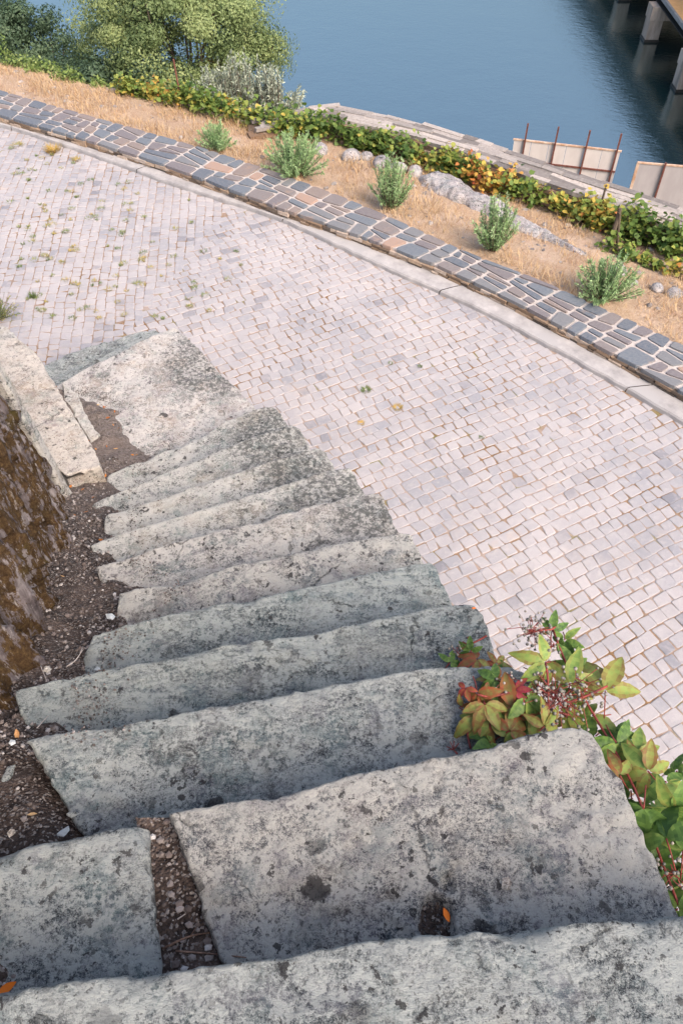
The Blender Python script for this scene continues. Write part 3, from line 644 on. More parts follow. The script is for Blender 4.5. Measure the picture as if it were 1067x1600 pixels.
# soil and gravel filling the gap between steps and rock wall
LEFT = [(12.8, (-.50, .60)), (12, (-.72, .96)), (11, (-.83, 1.25)), (10, (-.82, 1.57)), (9, (-.66, 1.95)), (8, (-.98, 2.23)), (7, (-1.12, 2.55)), (6, (-1.16, 2.93)), (5, (-1.28, 3.28)), (4, (-1.36, 3.70)), (3.5, (-1.22, 4.02)), (3.25, (-1.55, 4.45)), (3.2, (-1.9, 4.62)), (3.1, (-2.2, 4.75))]
BASE = [(12.8, (-1.3, .45)), (12, (-1.2, .90)), (11, (-1.15, 1.15)), (10, (-1.25, 1.55)), (9, (-1.29, 1.85)), (8, (-1.38, 2.25)), (7, (-1.52, 2.6)), (6, (-1.68, 2.95)), (5, (-1.88, 3.3)), (4, (-2.15, 3.7)), (3.6, (-2.3, 4.0)), (3.4, (-2.45, 4.3)), (3.3, (-2.6, 4.5)), (3.2, (-2.7, 4.7))]
def soil():
    n, m = 300, 46; vs = []
    li = [p for _, p in LEFT]; bi = [p for _, p in BASE]; tt = np.linspace(0, len(LEFT)-1, n)
    L_ = np.stack([np.interp(tt, range(len(li)), [p[i] for p in li]) for i in (0, 1)], 1); B_ = np.stack([np.interp(tt, range(len(bi)), [p[i] for p in bi]) for i in (0, 1)], 1)
    K = np.interp(tt, range(len(LEFT)), [k for k, _ in LEFT])
    for i in range(n):
        for j in range(m):
            t = j/(m-1); p = B_[i]*(1-t)+L_[i]*t; k = K[i]
            base = RISE*(k-.52) if k > 4 else RISE*(3.0+max(0, k-3.5)*.58/.5)+.0
            if k <= 4: base = np.interp(k, [3, 3.5, 4], [RISE*3+.03, RISE*3+.035, RISE*3.58])
            z = base+.05*(1-t)**2-.10*max(0, t-.72)/.28
            z += .035*mn.noise(Vector((p[0]*3.5, p[1]*3.5, 1)))+.026*mn.noise(Vector((p[0]*13, p[1]*13, 1)))+.005*mn.noise(Vector((p[0]*40, p[1]*40, 1)))
            vs.append((p[0], p[1], z))
    fc = [(i*m+j, i*m+j+1, (i+1)*m+j+1, (i+1)*m+j) for i in range(n-1) for j in range(m-1)]
    o = link('soil_strip', mesh(vs, fc, True), M['soil']); o['kind'] = 'structure'; return np.array(vs).reshape(n, m, 3)
SOIL = soil()
# crack between the blocks of the second step, filled with dirt
vs = []; 
for i in range(40):
    for j in range(16):
        u_, v_ = i/39, j/15; x = -.49+.27*v_+u_*.09; y = .66-.42*u_+.0; z = 13*RISE-.048-.02*abs(v_-.5)+.012*mn.noise(Vector((x*20, y*20, 0)))+.02*u_
        vs.append((x, y, z))
o = link('crack_soil', mesh(vs, [(i*16+j, i*16+j+1, (i+1)*16+j+1, (i+1)*16+j) for i in range(39) for j in range(15)], True), M['soil']); o['kind'] = 'structure'
CR = np.array(vs)
# dirt and gravel pocket at bottom left of the frame
vs = []
for i in range(30):
    for j in range(24):
        x = -.86+.22*i/29; y = .25+.16*j/23; z = 13*RISE+.028-.10*max(0, (i/29-.45))-.08*max(0, (j/23-.5))+.008*mn.noise(Vector((x*30, y*30, 0))); vs.append((x, y, z))
o = link('corner_soil', mesh(vs, [(i*24+j, (i+1)*24+j, (i+1)*24+j+1, i*24+j+1) for i in range(29) for j in range(23)], True), M['soil']); o['kind'] = 'structure'
CO = np.array(vs)
mb = MB()
for _ in range(5200):
    i = int(random.random()**.8*220); j = int(random.random()*44); p = SOIL[i, j]; r = random.choice((.0025, .003, .0035, .0045, .006, .009)); 
    mb.blob((p[0]+random.uniform(-.01, .01), p[1]+random.uniform(-.01, .01), p[2]+r*.3), r, random.uniform(.8, 1.5), 1, .7, 3, 5, random.random()**1.4, .25, random.random()*3)
for _ in range(420):
    p = CR[random.randrange(len(CR))]; r = random.choice((.002, .0025, .003, .005, .009)); mb.blob((p[0], p[1], p[2]+r*.3), r, 1.2, 1, .7, 3, 5, random.random())
for _ in range(500):
    p = CO[random.randrange(len(CO))]; r = random.choice((.0025, .003, .004, .005)); mb.blob((p[0], p[1], p[2]+r*.3), r, 1.2, 1, .7, 3, 5, .3+.7*random.random())
def tread_z(x, y):
    for k in range(13, 0, -1):
        if side(ST[k], x, y) < 0: return k*RISE+.004
    return 0
for _ in range(2600):      # grit spilling over the left ends of the treads
    i = random.randrange(0, 292); p = SOIL[i, 45]; q = SOIL[i, 30]; d = (p-q)[:2]; d /= np.hypot(*d); e = abs(random.gauss(0, .07))-.05; x, y = p[0]+d[0]*e, p[1]+d[1]*e+random.uniform(-.02, .02)
    r = random.choice((.0018, .0022, .003, .004)); z = tread_z(x, y) if i > 20 else 0
    if z > .3: mb.blob((x, y, z+r*.3), r, random.uniform(.8, 1.5), 1, .7, 3, 5, random.random()**1.6, .25, random.random()*3)
tag(mb.build('gravel', M['pebble']), 'fine dark gravel lying on the soil strip left of the steps', 'gravel', kind='stuff')

# ------------------------------------------------------------------ mossy rock wall on the left
def rock_wall():
    root = empty('mossy_rock_wall', (-1.8, 2, 0), 'tall mossy brown schist rock wall with grey vertical streaks left of the stairs', 'rock wall'); root['_world'] = 1
    base = smoothpoly([(-1.30, -.4), (-1.22, .4), (-1.12, .9), (-1.03, 1.12), (-1.0, 1.28), (-1.13, 1.6), (-1.17, 1.83), (-1.22, 2.05), (-1.28, 2.3), (-1.42, 2.6), (-1.60, 3.0), (-1.74, 3.27)], 2)
    n, m = 260, 200; Bs = resample(base, n); zb = np.interp(Bs[:, 1], [.5, .95, 1.25, 1.55, 1.9, 2.2, 2.5, 2.9, 3.27], [2.85, 2.6, 2.38, 2.15, 1.93, 1.7, 1.5, 1.25, 1.0]); vs = []
    for i in range(n):
        for j in range(m):
            t = j/(m-1); z = zb[i]-.15+t*(4.3-zb[i]+.15); h = z-zb[i]
            x = Bs[i][0]-.10*h-.02; y = Bs[i][1]
            V3 = Vector((x*1.0, y*7, z*1.1)); s = mn.noise(V3)*.05+mn.noise(Vector((x, y*18, z*2.4)))*.028+mn.noise(Vector((x*9, y*40, z*9)))*.012+mn.noise(Vector((x, y*3, z*3)))*.05+mn.noise(Vector((x*60, y*60, z*60)))*.004
            s += mn.noise(Vector((x*28, y*28, z*20)))*.008+abs(mn.noise(Vector((x*3, y*14+z*2, z*2.2))))*.03
            s += .045*(1 if mn.noise(Vector((3, y*9+z*1.2, z*.9))) > .12 else 0)+.022*(1 if mn.noise(Vector((8, y*24+z*2.2, z*2.1))) > .15 else 0)
            vs.append((x+s-.075, y+.4*s, z))
    fc = [(i*m+j, i*m+j+1, (i+1)*m+j+1, (i+1)*m+j) for i in range(n-1) for j in range(m-1)]
    # far end return and top
    link('rock_face', mesh(vs, fc, True), M['moss'], root)
    far = [vs[(n-1)*m+j] for j in range(m)]; v2 = []
    for p in far[::4]:
        for k in range(12): v2.append((p[0]-k*.12, p[1]+.10*k+.03*mn.noise(Vector((k*.6, p[2]*3, 2))), p[2]))
    q = len(far[::4]); link('rock_end', mesh(v2, [(i*12+j, i*12+j+1, (i+1)*12+j+1, (i+1)*12+j)[::-1] for i in range(q-1) for j in range(11)], True), M['moss'], root)
    mb = MB(); vv = []
    for i in range(0, n, 6):
        p = vs[i*m+m-1]; 
        for k in range(6): vv.append((p[0]-k*.3, p[1]+k*.02, p[2]+.05*math.sin(i+k)))
    link('rock_top', mesh(vv, [(i*6+j, i*6+j+1, (i+1)*6+j+1, (i+1)*6+j)[::-1] for i in range(n//6) for j in range(5)], True), M['moss'], root)
    # pale quoin running down the far corner
    vs = []; k = 60
    for i in range(k):
        t = i/(k-1); z = .95+t*2.0; w_ = .05+.02*mn.noise(Vector((0, 0, z*3))); x = -1.735-.10*(z-1.0)+.012*mn.noise(Vector((1, 2, z*5))); y = 3.28
        for dx, dy in ((-.06, -.03), (.02, -.03), (.035, -.01), (.03, w_), (-.25, w_+.03)): vs.append((x+dx+.004*mn.noise(Vector((dx*90, z*20, 3))), y+dy, z))
    link('corner_slab', mesh(vs, [(i*5+j, i*5+j+1, (i+1)*5+j+1, (i+1)*5+j) for i in range(k-1) for j in range(4)], False), M['stone_pale'], root)
rock_wall()

# ------------------------------------------------------------------ leaves
def rot_frames(n, upb=.6):
    nr = rng.normal(size=(n, 3)); nr[:, 2] = np.abs(nr[:, 2])+upb; nr /= np.linalg.norm(nr, axis=1)[:, None]
    d = rng.normal(size=(n, 3)); d -= (d*nr).sum(1)[:, None]*nr; d /= np.linalg.norm(d, axis=1)[:, None]; return nr, d, np.cross(nr, d)
def leaf_cloud(name, C, size, aspect, mat, parent, rnd, upb=.6, fold=.2, lobed=False, frames=None):
    C = np.asarray(C); n = len(C); nr, d, s = frames or rot_frames(n, upb); sz = size*rng.uniform(.6, 1.3, n)[:, None]
    if lobed: pr = [(-.5, 0), (-.42, .32), (-.05, .5), (.12, .3), (.55, 0), (.12, -.3), (-.05, -.5), (-.42, -.32)]
    else: pr = [(-.5, 0), (-.05, .5), (.5, 0), (-.05, -.5)]
    k = len(pr); V = np.zeros((n, k, 3))
    for i, (a, b) in enumerate(pr): V[:, i] = C+d*sz*a+s*sz*aspect*b+nr*sz*abs(b)*fold
    return link(name, polys(V.reshape(-1, 3), k, {'rnd': np.clip(rnd, 0, 1)}), mat, parent)
def tree(label, cen, rx, ry, rz_, base, nclump, nleaf, lsize, mat, seed, group=None, name='broadleaf_tree', trunk_r=.16, cl=.45, inner=.45):
    r_ = np.random.default_rng(seed); root = empty(name, base, label, 'tree', group); root['_world'] = 1
    cen = np.array(cen); mb = MB(); fork = np.array(base)*.45+cen*.55; fork[2] = base[2]+(cen[2]-base[2])*.55
    mb.tube([base, (np.array(base)+fork)/2+r_.normal(size=3)*.1, fork], [trunk_r, trunk_r*.8, trunk_r*.6], 8)
    CC = []
    while len(CC) < nclump:
        v = r_.normal(size=3); v /= np.linalg.norm(v); q = v*(inner+(1-inner)*r_.random()**.6)*(1+.22*mn.noise(Vector(v*2.3+seed)))
        CC.append(cen+q*np.array([rx, ry, rz_]))
    for i, c in enumerate(CC):
        if i % 3 == 0:
            mid = fork*.5+c*.5+r_.normal(size=3)*.15; mb.tube([fork, mid, c], [trunk_r*.35, trunk_r*.2, .012], 5)
    mb.build('trunk', M['bark'], root, True)
    P = []; R = []; NN = []
    for c in CC:
        k = int(1.35*nleaf*r_.uniform(.6, 1.4)); rad = cl*r_.uniform(.6, 1.25); v = r_.normal(size=(k, 3)); v /= np.linalg.norm(v, axis=1)[:, None]
        q = v*(r_.random(k)**.45)[:, None]*rad*np.array([1.15, 1.15, .75]); P.append(c+q); o_ = (c-cen)/np.array([rx, ry, rz_]); NN.append(v*.8+o_*.6+r_.normal(size=(k, 3))*.35); base_r = r_.uniform(.2, .65)
        R.append(np.clip(base_r+r_.normal(size=k)*.08+(r_.random() < .035)*.45, 0, 1))
    nr = np.concatenate(NN); nr /= np.linalg.norm(nr, axis=1)[:, None]; d = r_.normal(size=nr.shape); d -= (d*nr).sum(1)[:, None]*nr; d /= np.linalg.norm(d, axis=1)[:, None]
    leaf_cloud('crown', np.concatenate(P), lsize*.85, .5, mat, root, np.concatenate(R), frames=(nr, d, np.cross(nr, d)))
    return root
b = at(262, 150, Y=19.5)
c1 = at(283, 52, Y=20.0)
tree('largest tree, bright green and full, rising behind the wall in front of the river', c1, 2.0, 1.9, 2.15, (c1.x+.1, 19.5, -7.0), 135, 620, .080, M['tree'], 3, cl=.52)
c2 = at(52, 72, Y=21)
tree('dark green rounded tree left of the largest tree, above the river', c2, 1.05, 1.0, 1.05, (c2.x, 21, -8.0), 36, 330, .09, M['tree_dark'], 5, cl=.42)
c3 = at(-14, 45, Y=21.5)
tree('dark tree at the upper left corner, cut by the frame', c3, .8, 1.1, 1.1, (c3.x, 21.5, -8), 22, 330, .09, M['tree_dark'], 9, cl=.42)
c4 = at(150, 95, Y=22.5)
tree('thin see-through tree between the dark round tree and the largest tree', c4, 1.1, 1.0, 1.6, (c4.x, 22.5, -9), 34, 150, .10, M['tree'], 12, cl=.5, inner=.2)
c5 = at(190, 140, Y=18.5)
tree('low dark tree behind the leafy hedge, under the largest tree', c5, 1.7, .9, .6, (c5.x, 18.5, -6.6), 34, 260, .09, M['tree_dark'], 15, cl=.4)
c6 = at(100, 118, Y=19.5)
tree('low blue-green bush tree behind the hedge at left', c6, 1.3, .8, .42, (c6.x, 19.5, -7), 18, 190, .085, M['tree_dark'], 18, cl=.36)
c7 = at(-5, 120, Y=14.6)
tree('pale green leafy tree edge at the far left above the dry verge', c7, .35, .4, .75, (c7.x, 14.6, -3.4), 10, 220, .07, M['hedge'], 19, cl=.26, trunk_r=.06)

# silver shrub: upright stems with narrow leaves
def stem_shrub(name, label, base, h, spread, nst, nlf, lsz, asp, mat, seed, group=None, lean=.5, cat='shrub'):
    r_ = np.random.default_rng(seed); root = empty(name, base, label, cat, group); root['_world'] = 1; mb = MB(); P = []; N_ = []; D_ = []; R = []
    for i in range(nst):
        a = r_.random()*6.283; q = r_.random()**.6
        if cat == 'shrub' and math.sin(a*2+seed)+.6*math.sin(a*5+seed*2) > .75: q *= .35
        tip = np.array(base)+np.array([math.cos(a)*spread*q, math.sin(a)*spread*q, h*(1-.45*q*q)*r_.uniform(.45, 1.12)])
        b0 = np.array(base)+np.array([math.cos(a), math.sin(a), 0])*spread*.18*q; mid = (b0+tip)/2+np.array([math.cos(a), math.sin(a), .3])*spread*.12*lean
        mb.tube([b0, mid, tip], [.006*h/.5, .004*h/.5, .0015], 4, .3); rr = r_.uniform(.1, .9)
        for k in range(nlf):
            t = .12+.88*r_.random(); p = (1-t)**2*b0+2*t*(1-t)*mid+t*t*tip; d = (tip-b0)/np.linalg.norm(tip-b0)*.9+r_.normal(size=3)*.55; d /= np.linalg.norm(d)
            P.append(p+d*lsz*.5); D_.append(d); R.append(rr*.6+.4*r_.random()+.1*(t-.5))
    D_ = np.array(D_); nr = rng.normal(size=D_.shape)+np.array([0, 0, .6]); nr -= (nr*D_).sum(1)[:, None]*D_; nr /= np.linalg.norm(nr, axis=1)[:, None]
    mb.build('stems', M['bark'], root); leaf_cloud('foliage', P, lsz, asp, mat, root, np.array(R), frames=(nr, D_, np.cross(nr, D_)))
    return root
for i, (px, py, Y, h, s) in enumerate([(345, 172, 13.3, .85, .55), (385, 175, 13.4, .95, .6), (425, 178, 13.3, .8, .55)]):
    q = at(px, py, Y=Y); stem_shrub('olive_shrub', ['leftmost silvery grey shrub behind the vines, against the largest tree', 'middle and tallest of the silvery grey shrubs behind the vines', 'rightmost silvery grey shrub, beside the end of the dry stone wall'][i], (q.x, q.y, q.z-.45), h*1.35, s*1.15, 170, 52, .07, .32, M['olive'], 40+i, 'silvery shrubs behind the vines')
SHR = [(342, 240, .30, .26, 'low wispy green bush nearest the left end of the slate wall verge'), (462, 278, .46, .36, 'broad light green bush on the dry grass below the row of boulders'), (610, 326, .46, .30, 'light green bush in front of the boulders, beside the bare rock ledge'), (770, 392, .46, .30, 'light green bush standing against the middle of the rock ledge'), (940, 470, .42, .32, 'light green bush at the right, against the slate coping and below the wooden stake')]
for i, (px, py, h, s, lb) in enumerate(SHR):
    q = at(px, py, z=.02); stem_shrub('green_bush', lb, (q.x, q.y, terr(q)), h*(1.12, 1.0, 1.25, 1.3, 1.1)[i], s*(1, 1.2, .95, .9, 1.15)[i], (50, 120, 90, 80, 100)[i], 60, .042, .24, M['shrub'], 50+i, 'light green bushes along the verge')
# dry grass
def grass():
    n = 26000; A = resample(COPB, 400); B = resample(EDGE, 400); ii = rng.integers(40, 340, n); t = .02+.93*rng.random(n); P = A[ii]*(1-t)[:, None]+B[ii]*t[:, None]+rng.normal(size=(n, 2))*.03
    keep = []; V = np.zeros((n, 3, 3)); R = []
    for k in range(n):
        p = P[k]; dn = mn.noise(Vector((p[0]*1.6, p[1]*1.6, 8)))
        if dn < -.18 and random.random() < .8: continue
        z = terr(p); h = random.uniform(.02, .08)*(1+2.2*max(0, dn)); a = random.random()*6.28; l = random.uniform(.3, 1.1)*h*1.5; wd = .0035
        V[k] = [(p[0]-wd*math.sin(a), p[1]+wd*math.cos(a), z-.01), (p[0]+wd*math.sin(a), p[1]-wd*math.cos(a), z-.01), (p[0]+l*math.cos(a), p[1]+l*math.sin(a), z+h)]; keep.append(k); R.append(random.random())
    tag(link('dry_grass', polys(V[keep].reshape(-1, 3), 3, {'rnd': R}), M['straw']), 'straw coloured dry grass on the strip beyond the slate wall', 'grass', kind='stuff')
grass()
# grapevines along the dry stone wall
def vine(px, py, Y, wd, ht, age, label, seed, nl=260):
    ht *= random.uniform(.5, .74); wd *= random.uniform(.7, 1.05)
    r_ = np.random.default_rng(seed); q = at(px, py+7, Y=Y); g = terr(q)-.02; root = empty('grape_vine', (q.x, q.y, g), label, 'vine', 'grapevines in a row along the dry stone wall'); root['_world'] = 1
    mb = MB(); mb.tube([(q.x, q.y, g-.05), (q.x+.03, q.y, g+ht*.3), (q.x-.02, q.y+.02, g+ht*.55)], [.025, .02, .014], 6)
    C = []; 
    for i in range(9):
        s = (i-4)/4*wd*.5; p = np.array([q.x+s*.84+r_.normal()*.04, q.y-s*.54+r_.normal()*.06, g+ht*r_.uniform(.4, .85)]); C.append(p)
        mb.tube([(q.x, q.y, g+ht*.45), tuple((np.array([q.x, q.y, g+ht*.6])+p)/2), tuple(p)], [.009, .006, .003], 4)
    mb.build('trunk', M['bark'], root, True); P = []; R = []
    for p in C:
        k = nl//9; P.append(p+r_.normal(size=(k, 3))*np.array([.08, .07, .075])*(wd/.55)); R.append(np.clip(age+r_.normal()*.09+r_.normal(size=k)*.13, 0, 1))
    P = np.concatenate(P); P[:, 2] = np.maximum(P[:, 2], g+.02); leaf_cloud('foliage', P, .062, .95, M['vine'], root, np.concatenate(R), .9, .25, True)
VN = [(215, 172, 11.95, .5, .34, .45, 'smallest yellow-green grapevine at the left end of the vine row'), (255, 185, 11.75, .5, .42, .62, 'grapevine with orange shoots beside the thin iron stake at left'), (295, 195, 11.55, .55, .45, .33, 'green grapevine just right of the iron stake'),
 (340, 208, 11.25, .55, .46, .30, 'green grapevine below the silvery shrubs'), (385, 212, 11.05, .55, .46, .42, 'grapevine with rusty leaves beside the left end of the dry stone wall'), (440, 222, 10.72, .5, .45, .38, 'grapevine overlapping the left end of the dry stone wall'),
 (475, 215, 10.75, .6, .5, .22, 'dark green grapevine behind the broad light green bush'), (525, 215, 10.62, .6, .5, .22, 'dense green grapevine under the corner of the dry stone wall'), (575, 225, 10.42, .55, .42, .26, 'green grapevine behind the first boulders'), (620, 238, 10.25, .6, .48, .30, 'bright green grapevine behind the boulders with a tall shoot'),
 (675, 248, 9.98, .55, .42, .45, 'yellowing grapevine behind the upper end of the rock ledge'), (715, 262, 9.72, .55, .46, .40, 'green and yellow grapevine with a shoot above the rock ledge'), (760, 278, 9.46, .6, .48, .74, 'most orange and red grapevine in the row, behind the rock ledge'), (815, 292, 9.2, .5, .46, .36, 'green grapevine right of the orange one, before the bare gap'),
 (895, 318, 8.85, .5, .5, .54, 'grapevine with orange leaves right of the bare gap in the row'), (930, 335, 8.62, .55, .46, .50, 'yellow-spotted grapevine between the bare gap and the wooden stake'), (970, 348, 8.45, .6, .48, .42, 'yellow-green grapevine right above the wooden stake'), (1015, 365, 8.2, .7, .55, .20, 'large green grapevine near the right edge'), (1065, 378, 8.0, .7, .55, .24, 'green grapevine cut by the right edge of the frame'),
 (965, 398, 7.95, .35, .22, .30, 'small green vine shoot at the foot of the wooden stake'), (1052, 440, 7.5, .38, .25, .55, 'small orange-tinged vine low at the right edge among pale stones'), (1010, 425, 7.7, .25, .14, .4, 'tiny vine sprout left of the low orange-tinged vine')]
for i, v in enumerate(VN): vine(*v, 70+i, nl=(430, 330, 520)[i % 3] if v[3] > .4 else 150)
HD = [(30, 128, 13.0, .6, .42), (70, 132, 12.75, .55, .42), (110, 140, 12.5, .5, .4), (158, 148, 12.3, .32, .30)]
HL = ['leftmost bright green hedge bush on the verge edge', 'second bright green hedge bush from the left, below the dark round tree', 'third bright green hedge bush from the left, before the gap', 'small arching green bush standing apart right of the hedge']
for i, (px, py, Y, wd, ht) in enumerate(HD):
    r_ = np.random.default_rng(90+i); q = at(px, py, Y=Y); g = -.35; root = empty('hedge_bush', (q.x, q.y, g), HL[i], 'bush', 'bright green hedge bushes'); root['_world'] = 1
    mb = MB()
    for k in range(6): mb.tube([(q.x, q.y, g-.2), (q.x+r_.normal()*.12, q.y+r_.normal()*.06, g+ht*.6)], [.012, .004], 4)
    mb.build('stems', M['bark'], root); v = r_.normal(size=(900, 3)); v /= np.linalg.norm(v, axis=1)[:, None]; v[:, 2] = np.abs(v[:, 2]); lump = np.array([1+.3*mn.noise(Vector(x*2.2+i)) for x in v])
    P = np.array([q.x, q.y, g])+v*(.55+.45*r_.random(900))[:, None]*lump[:, None]*np.array([wd*.62, .24, ht]); leaf_cloud('foliage', P, .055, .6, M['hedge'], root, r_.random(900)*.8+.2*(v[:, 2]), .5)

# ------------------------------------------------------------------ dry stone wall by the river
def dry_wall():
    root = empty('dry_stone_wall', (2, 10, 0), 'dry stone retaining wall with weathered flat cap slabs running above the river', 'wall'); root['_world'] = 1
    n = 300; A = resample(WALL_I, n); B = resample(WALL_O, n); L = plen(WALL_O)
    def W(s, t):
        i = min(max(s/L*(n-1), 0), n-1.001); k = int(i); f = i-k; a = A[k]*(1-f)+A[k+1]*f; b_ = B[k]*(1-f)+B[k+1]*f; return a*(1-t)+b_*t
    mb = MB(); R = 5
    for r in range(R):
        s = random.random()*.2
        while s < L-.05:
            l = random.uniform(.18, .62); l = min(l, L-s); p = W(s+l/2, (r+.5)/R); d = W(s+l, .5)-W(s, .5); wd = np.hypot(*(W(s, 1)-W(s, 0)))/R
            mb.box((p[0], p[1], -.02+random.uniform(-.008, .014)), l*.985, wd*random.uniform(.92, 1.12), .05, math.atan2(d[1], d[0])+random.gauss(0, .012), (random.gauss(0, .02), random.gauss(0, .04)), .007, random.random()); s += l
    mb.build('cap_slabs', M['drystone'], root)
    mb = MB()
    for row in range(9):
        z0 = -.05-row*.055; s = 0
        while s < L-.2:
            l = random.uniform(.06, .26); p = W(s+l/2, .10+random.uniform(-.03, .04)); d = W(s+l, .1)-W(s, .1)
            mb.box((p[0], p[1], z0-.027), l*.95, .16, .05*random.uniform(.8, 1.05), math.atan2(d[1], d[0]), (0, 0), .008, random.random()); s += l
    mb.build('inner_face', M['drystone_face'], root)
    vs = []
    for i in range(0, n, 3):
        for t, z in ((.14, -.8), (.14, -.06), (.93, -.06), (.95, -4.)): p = A[i]*(1-t)+B[i]*t; vs.append((p[0], p[1], z))
    k = len(range(0, n, 3)); link('core', mesh(vs, [(i*4+j, (i+1)*4+j, (i+1)*4+j+1, i*4+j+1) for i in range(k-1) for j in range(3)]+[(0, 1, 2, 3)]), M['drystone_face'], root)
dry_wall()
# boulders and rock ledge
BL = [(500, 243, .13, 'small pale boulder at the left end of the boulder row'), (548, 250, .14, 'pale boulder half covered by green leaves'), (596, 261, .15, 'smooth rounded grey boulder in the middle of the boulder row'), (622, 264, .12, 'darker boulder between the smooth rounded one and the rock ledge'), (648, 268, .12, 'pale flat boulder touching the upper end of the rock ledge'), (572, 246, .10, 'small boulder behind the smooth rounded one'), (962, 432, .11, 'grey boulder behind the rightmost light green bush'), (1022, 462, .08, 'small pale stone left of the pointed one at the right edge'), (1048, 470, .09, 'pointed dark grey stone near the right edge'), (985, 450, .06, 'small reddish stone among dry grass at right')]
for i, (px, py, r, lb) in enumerate(BL):
    q = at(px, py, z=-.15); mb = MB(); mb.blob((q.x, q.y, terr(q)+r*.25), r, 1.15, .9, .7, 7, 10, .3+.6*random.random(), .12, random.random()*3); tag(mb.build('boulder', M['boulder'], None, True, 1), lb, 'boulder', 'boulders on the dry verge')
def ledge():
    c = resample([(.98, 9.62), (1.25, 9.35), (1.6, 8.98), (1.95, 8.58), (2.3, 8.2), (2.7, 7.78)], 150); W_ = np.interp(np.linspace(0, 1, 150), [0, .08, .35, .7, 1], [.06, .20, .17, .12, .05]); vs = []; m = 26
    for i in range(150):
        nr = np.array([.7, .71])
        for j in range(m):
            t = j/(m-1)*2-1; p = c[i]+nr*t*W_[i]*(1.2+.5*mn.noise(Vector((i*.09, t, 0)))); pr = max(0, 1-abs(t)**3.); z = terr(c[i])-.03+.13*pr*W_[i]/.15
            rz_ = mn.noise(Vector((p[0]*4, p[1]*4, 3)))*.04+mn.noise(Vector((p[0]*14, p[1]*14, 3)))*.02+abs(mn.noise(Vector((p[0]*30, p[1]*30, 3))))*.012
            vs.append((p[0], p[1], z+rz_*(pr > 0)))
    tag(link('rock_ledge', mesh(vs, [(i*m+j, i*m+j+1, (i+1)*m+j+1, (i+1)*m+j)[::-1] for i in range(149) for j in range(m-1)], True), M['boulder']), 'long bare ridge of grey rock running through the dry grass beside the vines', 'rock')
ledge()
# scattered pale stones on verge
mb = MB()
for _ in range(420):
    i = random.randrange(60, 330); A_ = resample(COPB, 400)[i] if False else None
A400, B400 = resample(COPB, 400), resample(EDGE, 400)
for _ in range(420):
    i = random.randrange(60, 330); t = random.random()*.85+.05
    if i < 230 and random.random() < .7: continue
    p = A400[i]*(1-t)+B400[i]*t; r = random.choice((.008, .012, .015, .02, .032)); mb.blob((p[0], p[1], terr(p)+r*.2), r, 1.4, 1, .6, 4, 6, random.random(), .25, random.random()*3)
tag(mb.build('verge_rubble', M['drystone']), 'loose pale pebbles strewn over the dry verge', 'pebbles', kind='stuff')
# stakes
def stake(p0, p1, r, mat, name, label, n=6):
    root = empty(name, p0, label, 'stake'); mb = MB(); p0 = Vector(p0); p1 = Vector(p1)-p0
    mb.tube([(0, 0, -.1), tuple(p1*.5+Vector((.006, 0, 0))), tuple(p1)], [r, r*.95, r*.85], n); mb.build('post', mat, root)
    if n > 6:
        mb = MB(); mb.tube([tuple(p1*.92+Vector((.0, -.03, 0))), (.10, .03, .02)], [.013, .016], 6); mb.build('brace', mat, root)
q = at(945, 403, Y=8.15); stake((q.x, q.y, terr(q)), (q.x+.02, q.y+.03, terr(q)+.44), .026, M['bark'], 'wooden_stake', 'leaning weathered wooden vine stake at the right with a small brace', 8)
q = at(287, 190, Y=11.6); stake((q.x, q.y, terr(q)-.05), (q.x-.01, q.y, terr(q)+.62), .014, M['steel_rust'], 'iron_stake', 'thin upright rusty stake among the vines at left')
q = at(932, 335, Y=8.75); stake((q.x, q.y, terr(q)), (q.x+.02, q.y, terr(q)+.5), .014, M['bark'], 'wooden_stake', 'thin dark stake between yellow vines in front of the dry stone wall')

# ------------------------------------------------------------------ sheet panels on the bank below
def panel(label, p0, p1, zt, zb, posts, mat, up, rails=(.22,), nseam=6, frame=False):
    root = empty('sheet_hoarding', (*p0, zb), label, 'hoarding', 'metal sheet hoardings on the river bank'); root['_world'] = 1
    p0 = np.array(p0); p1 = np.array(p1); d = p1-p0; L = np.hypot(*d); u = d/L; a = math.atan2(d[1], d[0]); nr = np.array([u[1], -u[0]])
    mb = MB(); k = nseam
    for i in range(k):
        c = p0+u*(i+.5)*L/k; mb.box((c[0], c[1], (zt+zb)/2), L/k-.012, .03, zt-zb, a)
    mb.build('sheet', mat, root)
    mb = MB(); c = (p0+p1)/2; mb.box((c[0], c[1], zt+.02), L+.06, .07, .045, a)
    if frame:
        for e in (p0, p1): mb.box((e[0], e[1], (zt+zb)/2), .09, .06, zt-zb, a)
    mb.build('edge_trim', M['panel_edge'], root)
    for t in posts:
        c = p0+d*t+nr*.07; mb = MB(); mb.box((c[0], c[1], (zt+up+zb)/2), .055, .055, zt+up-zb, a); mb.build('post', M['steel_rust'], root)
    for r in rails:
        c = (p0+p1)/2+nr*.045; mb = MB(); mb.box((c[0], c[1], zt-(zt-zb)*r), L, .04, .05, a); mb.build('rail', M['steel_rust'], root)
panel('white sheet hoarding with four rusty posts rising above the dry stone wall', (5.93, 27.40), (9.39, 26.53), -8.0, -13.2, (.105, .39, .68, .965), M['panel_white'], .62, (.13,))
panel('grey sheet hoarding with rust-stained frame, nearest the bridge', (9.80, 25.75), (13.6, 25.05), -8.0, -13.2, (.22, .75), M['panel_grey'], .12, (), 1, True)

